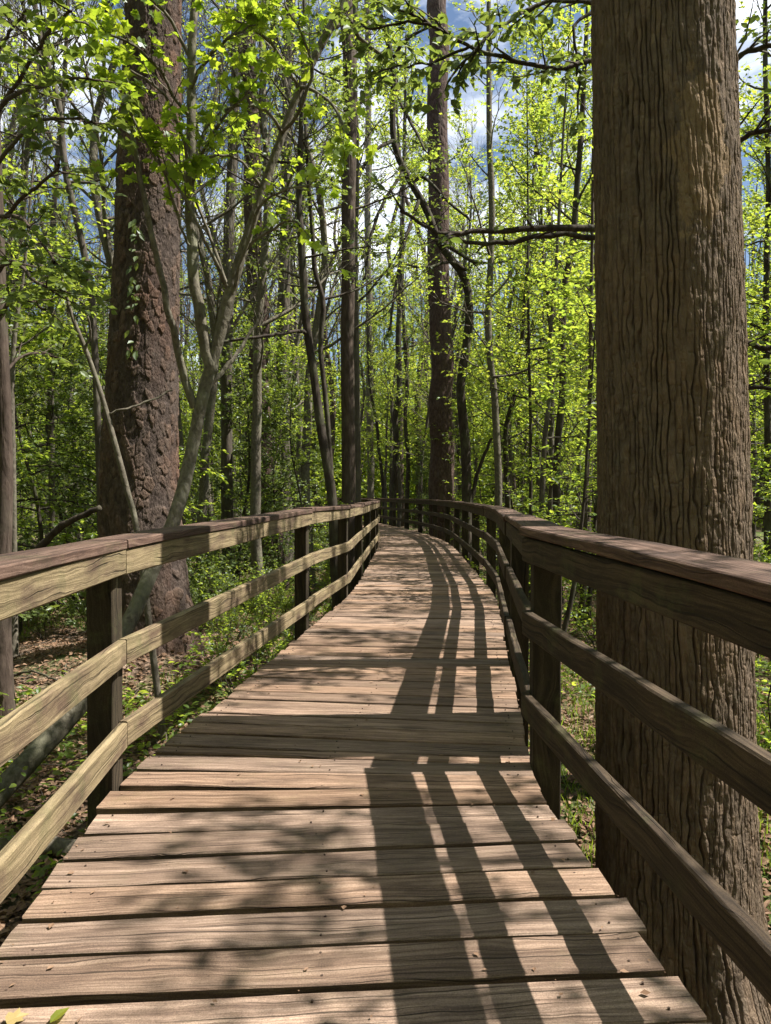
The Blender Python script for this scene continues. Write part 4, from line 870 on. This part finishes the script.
ORD = ['nearest', 'second nearest', 'third nearest', 'fourth nearest', 'fifth nearest', 'sixth nearest', 'seventh nearest', 'eighth nearest', 'ninth nearest', 'tenth nearest',
       'eleventh nearest', 'twelfth nearest', 'thirteenth nearest', 'fourteenth nearest', 'fifteenth nearest', 'sixteenth nearest', 'seventeenth nearest', 'eighteenth nearest', 'nineteenth nearest', 'twentieth nearest']
def place_all():
    cells = {}
    for p in placed:
        reg = next(r[2] for r in REGION if r[0] <= p[3] < r[1]); cells.setdefault((p[2], reg), []).append(p)
    roots = {}
    for (kind, reg), L in cells.items():
        L.sort(key=lambda p: p[1])
        for i, (X, Y, _, px, s, rz, v) in enumerate(L):
            nm, cat, look = LOOK[kind]
            label = f'{look} {reg}' + (f', {ORD[i]}' if len(L) > 1 else '')
            loc = (X, Y, float(ground(X, Y)))
            if (kind, v) not in roots:
                wood, br, fol, (bm, lm, lk) = proto(kind, 100 + 7 * sum(map(ord, kind)) + v)
                roots[kind, v] = plant(nm, label, cat, (0, 0, 0), wood, fol, bm, lm, lk, GROUPS[kind], br)
                o = roots[kind, v]; o.location = loc; o.rotation_euler = (0, 0, rz); o.scale = (s, s, s)
            else: copy_thing(roots[kind, v], loc, rz, s, label, GROUPS[kind])
for X, Y in ((-3.7, 4.3), (-2.9, -.8), (-5.6, 1.4), (1.4, -3.8), (-1.4, -5.4), (-6.5, 5.2)): placed.append((X, Y, 'tall', -500, .75, X * 3., 0))  # unseen trees to the left and behind, added to cut sky light on the deck
place_all()

# ------------------------------------------------------------------ trees standing right of the view whose crowns throw the dapple on the planks
def dapple(label, x, y, H, seed, n1=14, L1=2.2, t0=.35, nl=8):
    rng = np.random.default_rng(seed); wood = MB(); br = MB(); fol = Foliage(); z = np.linspace(-1.0, H, 20)
    C = np.stack([x + .2 * vnoise(z * .3, z * 0 + seed), y + .2 * vnoise(z * .3, z * 0 + seed + 3.), z], -1); R = .09 * (1 - .8 * (z + 1) / (H + 1))
    tube(wood, C, R, 8); grow(rng, br, fol, C, R, t0=t0, n1=n1, L1=L1, n2=5, L2=.8, n3=2, L3=.3, nl=nl, ls=.09, minr=.003)
    plant('woodland_tree', label, 'tree', C[0], wood, fol, BK_GREY, LM_SPRING, 'simple', None, br)
dapple('thin tree just off the right edge, throwing leaf dapple over the near planks', 6.0, 6.2, 12.0, 71, n1=26, L1=2.4)
dapple('small thin tree right beside the viewer, off the right edge, shading the nearest planks', 4.3, 2.7, 7.2, 74, n1=12, L1=1.4, t0=.55, nl=5)
dapple('thin tree off the right edge beyond the nearest one, its shade on mid planks', 6.6, 9.0, 12.5, 72, n1=26, L1=2.4)
dapple('thin tree off the right edge, the furthest of those shading the boardwalk', 8.4, 12.8, 12, 73, n1=20)

# ------------------------------------------------------------------ far wood, read as one mass
def far_wood():
    rng = np.random.default_rng(41); mb = MB(); tr = MB()
    P = []; S = []
    for k in range(800):
        if k < 520:
            Y = 46 + 40 * rng.random(); X = (rng.random() * 1.9 - .95) * Y * .75
        else:                                            # the same wood goes on unseen round the sides and behind, added to block skylight
            a = rng.uniform(.75, 2 * PI - .75); r_ = 14 + 26 * rng.random(); X, Y = math.sin(a) * r_, 2 + math.cos(a) * r_
            if X > 0 and X < 28 and Y > -3: continue
            if abs(X - .1) < 3: continue
        left = X < -.02 * Y and k < 520
        if abs(X) < 3 and Y < 52 and k < 520: continue
        g = float(ground(X, Y)); H = 15 + 9 * rng.random(); r = .10 + .14 * rng.random()
        z = np.linspace(0, H, 7); C = np.stack([X + rng.normal(0, .22, 7).cumsum(), Y + 0 * z, g + z], -1); tube(tr, C, np.linspace(r, .03, 7), 5)
        for q in range(10 if left else 4):
            zz = H * (.35 + .6 * rng.random()); i = min(int(zz / H * 6), 5); a = rng.random() * 6.28
            B = limb(rng, C[i], [math.cos(a), math.sin(a), 1.2], 2 + 2.5 * rng.random(), 5, .2, .25); tube(tr, B, np.linspace(.04, .012, 5), 3)
        lo = .0
        top = (.5 if left else .62) if k < 520 else 1.
        for c in range((10 if left else 17) if abs(X / Y) > .12 else 26):
            zz = g + H * (lo + (top - lo) * rng.random()); q = 70
            R = 1.2 + 1.1 * rng.random(); cc = np.array([X + rng.normal(0, 1.6), Y + rng.normal(0, 1.6), zz])
            P.append(cc + rng.normal(0, 1, (q, 3)) * R * np.array([1, 1, .5]) * .6 * (1 if k < 520 else 1.4)); S.append(.16 + .16 * rng.random(q))
    P = np.concatenate(P); S = np.concatenate(S); k = P[:, 2] > -1; P = P[k]; S = S[k]
    D = rng.normal(0, 1, P.shape) * [1, 1, .5]; N = np.array([0, 0, 1.]) + rng.normal(0, .7, P.shape)
    leaves(mb, P, D, N, S, 'simple')
    root = thing('far_woods', 'far off wood of grey trunks and pale green leaves closing the view', 'woods'); root['kind'] = 'stuff'
    o = mb.obj('foliage', LM_SPRING, root); o['kind'] = 'stuff'
    o = tr.obj('trunks', BK_GREY, root, smooth=True); o['kind'] = 'stuff'
far_wood()

# ------------------------------------------------------------------ forest floor
def clear_mask(P, m=.98):
    d = np.full(len(P), 9.)
    for c in cl[::25]: d = np.minimum(d, np.hypot(P[:, 0] - c[0], P[:, 1] - c[1]))
    return d > m
def wedge(rng, n, y0, y1, pw=1.6, e=.62):
    Y = y0 + (y1 - y0) * rng.random(n) ** pw; X = (rng.random(n) * 2 - 1) * e * Y; return X, Y
def floor_stuff():
    rng = np.random.default_rng(51)
    X, Y = wedge(rng, 110000, 1.2, 22, 1.5, .72); P = np.stack([X, Y, ground(X, Y) + .012 + .02 * rng.random(len(X))], -1); P = P[clear_mask(P, .6)]
    a = rng.random(len(P)) * 6.28; D = np.stack([np.cos(a), np.sin(a), rng.normal(0, .3, len(P))], -1)
    mb = MB(); leaves(mb, P, D, np.array([0, 0, 1.]) + rng.normal(0, .5, P.shape), .03 + .045 * rng.random(len(P)), 'ovate')
    tag(mb.obj('leaf_litter', LM_DRY), 'brown fallen leaves strewn over the forest floor', 'leaf litter', kind='stuff')
    X, Y = wedge(rng, 150000, 1.5, 34, 1.3, .75); d = fbm(X * .45, Y * .45, s=77, o=3) + .16 * np.exp(-((X - 2.4) ** 2 + (Y - 7) ** 2) / 8) + .22 * np.exp(-((X + 4.6) ** 2 + (Y - 12) ** 2) / 9)
    k = d > .10; X, Y = X[k], Y[k]; P = np.stack([X, Y, ground(X, Y)], -1); P = P[clear_mask(P, .9)]
    D = np.array([0, 0, 1.]) + rng.normal(0, .35, P.shape); N = rng.normal(0, 1, P.shape)
    mb = MB(); leaves(mb, P, D, N, .05 + .10 * rng.random(len(P)), 'blade')
    tag(mb.obj('grass', LM_GRASS), 'short bright grass in sunny patches of the forest floor', 'grass', kind='stuff')
    # seedlings and creeping plants
    X, Y = wedge(rng, 5200, 2.0, 34, 1.3, .75); d = fbm(X * .6 + 9, Y * .6, s=31, o=3); k = d > -.02; X, Y = X[k], Y[k]
    P = np.stack([X, Y, ground(X, Y)], -1); P = P[clear_mask(P, 1.1)]; f = Foliage(); 
    q = 12; h = (.10 + .30 * rng.random(len(P)) ** 1.5)
    PP = np.repeat(P, q, 0); hh = np.repeat(h, q); a = rng.random(len(PP)) * 6.28; t = rng.random(len(PP)); rr = hh * .55 * rng.random(len(PP))
    PP = PP + np.stack([np.cos(a) * rr, np.sin(a) * rr, hh * t], -1)
    D = np.stack([np.cos(a), np.sin(a), rng.normal(.1, .3, len(PP))], -1)
    mb = MB(); leaves(mb, PP, D, np.array([0, 0, 1.]) + rng.normal(0, .4, PP.shape), .02 + .012 * np.minimum(PP[:, 1], 9) * .5 + .03 * rng.random(len(PP)), 'ovate')
    tag(mb.obj('ground_plants', LM_GREEN), 'small green seedlings and creepers covering the forest floor', 'ground cover', kind='stuff')
floor_stuff()
def sticks():
    rng = np.random.default_rng(61); mb = MB()
    X, Y = wedge(rng, 900, 1.5, 20, 1.4, .72); P = np.stack([X, Y, ground(X, Y) + .02], -1); P = P[clear_mask(P, .9)]
    for p in P:
        a = rng.random() * 6.28; L = .15 + .7 * rng.random() ** 2; B = limb(rng, p, [math.cos(a), math.sin(a), .05], L, 5, 0, .15); B[:, 2] = ground(B[:, 0], B[:, 1]) + .02 + .03 * rng.random(5)
        r = .003 + .009 * rng.random() ** 2; tube(mb, B, np.linspace(r, r * .5, 5), 5)
    tag(mb.obj('twig_litter', BK_GREY, smooth=True), 'thin dead twigs strewn through the leaf litter', 'twigs', kind='stuff')
    mb = MB(); n = 1600; k = (rng.random(n) ** 1.6 * (SL * .55)); P = np.array([cpt(q) + right_of(q) * rng.choice([-1, 1]) * HW * (1 - rng.random() ** 1.7 * .98) for q in k]); P[:, 2] = .006
    a = rng.random(n) * 6.28; leaves(mb, P, np.stack([np.cos(a), np.sin(a), 0 * a], -1), np.array([0, 0, 1.]) + rng.normal(0, .3, (n, 3)), .006 + .024 * rng.random(n) ** 3, 'simple')
    tag(mb.obj('plank_debris', LM_DRY), 'tiny brown leaf scraps and bud scales scattered on the planks', 'debris', kind='stuff')
sticks()

# ------------------------------------------------------------------ fallen wood and the loose leaves on the planks
def log(name, label, pts, r, mat, seed):
    rng = np.random.default_rng(seed); P = catmull(pts, 16) + rng.normal(0, .006, (16, 3)); mb = MB(); tube(mb, P, np.linspace(r[0], r[1], 16) * (1 + .08 * rng.normal(0, 1, 16)), 9, True)
    tag(mb.obj(name, mat, smooth=True), label, 'fallen log' if name == 'fallen_log' else 'dead branch')
def gp(px, py, Y, dz=.05):
    p = at(px, py, Y); return (p[0], p[1], float(ground(p[0], p[1])) + dz)
log('fallen_log', 'short grey log lying in leaf litter left of the boardwalk edge', [gp(-40, 840, 4.3), gp(20, 842, 4.35), gp(82, 838, 4.4)], (.06, .05), BK_PALE, 1)
log('fallen_branch', 'dark dead trunk slanting up against the big pine from the left', [at(25, 565, 8.6), at(60, 528, 8.5), at(100, 508, 8.4)], (.045, .03), BK_DARK, 2)
log('fallen_branch', 'thin curved dead branch lying on grass behind the left railing', [gp(8, 620, 8), gp(30, 636, 7.9, .12), gp(60, 640, 7.8, .03)], (.015, .01), BK_DARK, 3)
log('fallen_log', 'mossy log lying on the ground right of the boardwalk beyond the furrowed tree', [gp(575, 560, 17, .1), gp(640, 566, 16, .12), gp(760, 575, 15, .1)], (.11, .09), BK_GREY, 4)
def deck_leaf(label, px, py, sz, ang, mat, kind):
    k = 1.0; Y = 1.7
    d = at(px, py, 1.) - np.array([0, 0, EYE]); p = np.array([0, 0, EYE]) + d * ((EYE - .012) / -d[2])
    mb = MB(); leaves(mb, [p], [(math.cos(ang), math.sin(ang), .12)], [(-.1, -.15, 1)], [sz], kind)
    tag(mb.obj('fallen_leaf', mat), label, 'leaf')
deck_leaf('bright green leaf lying on the nearest planks at lower left', 50, 1023, .058, 1.15, LM_SPRING, 'ovate')
Y1 = leaf_mat('yellow_leaf', (.34, .26, .10), (.38, .29, .12), (.3, .24, .08), (.3, .24, .08), .3)
deck_leaf('yellowed leaf lying at the lower left corner of the planks', 6, 1022, .05, .6, Y1, 'maple')
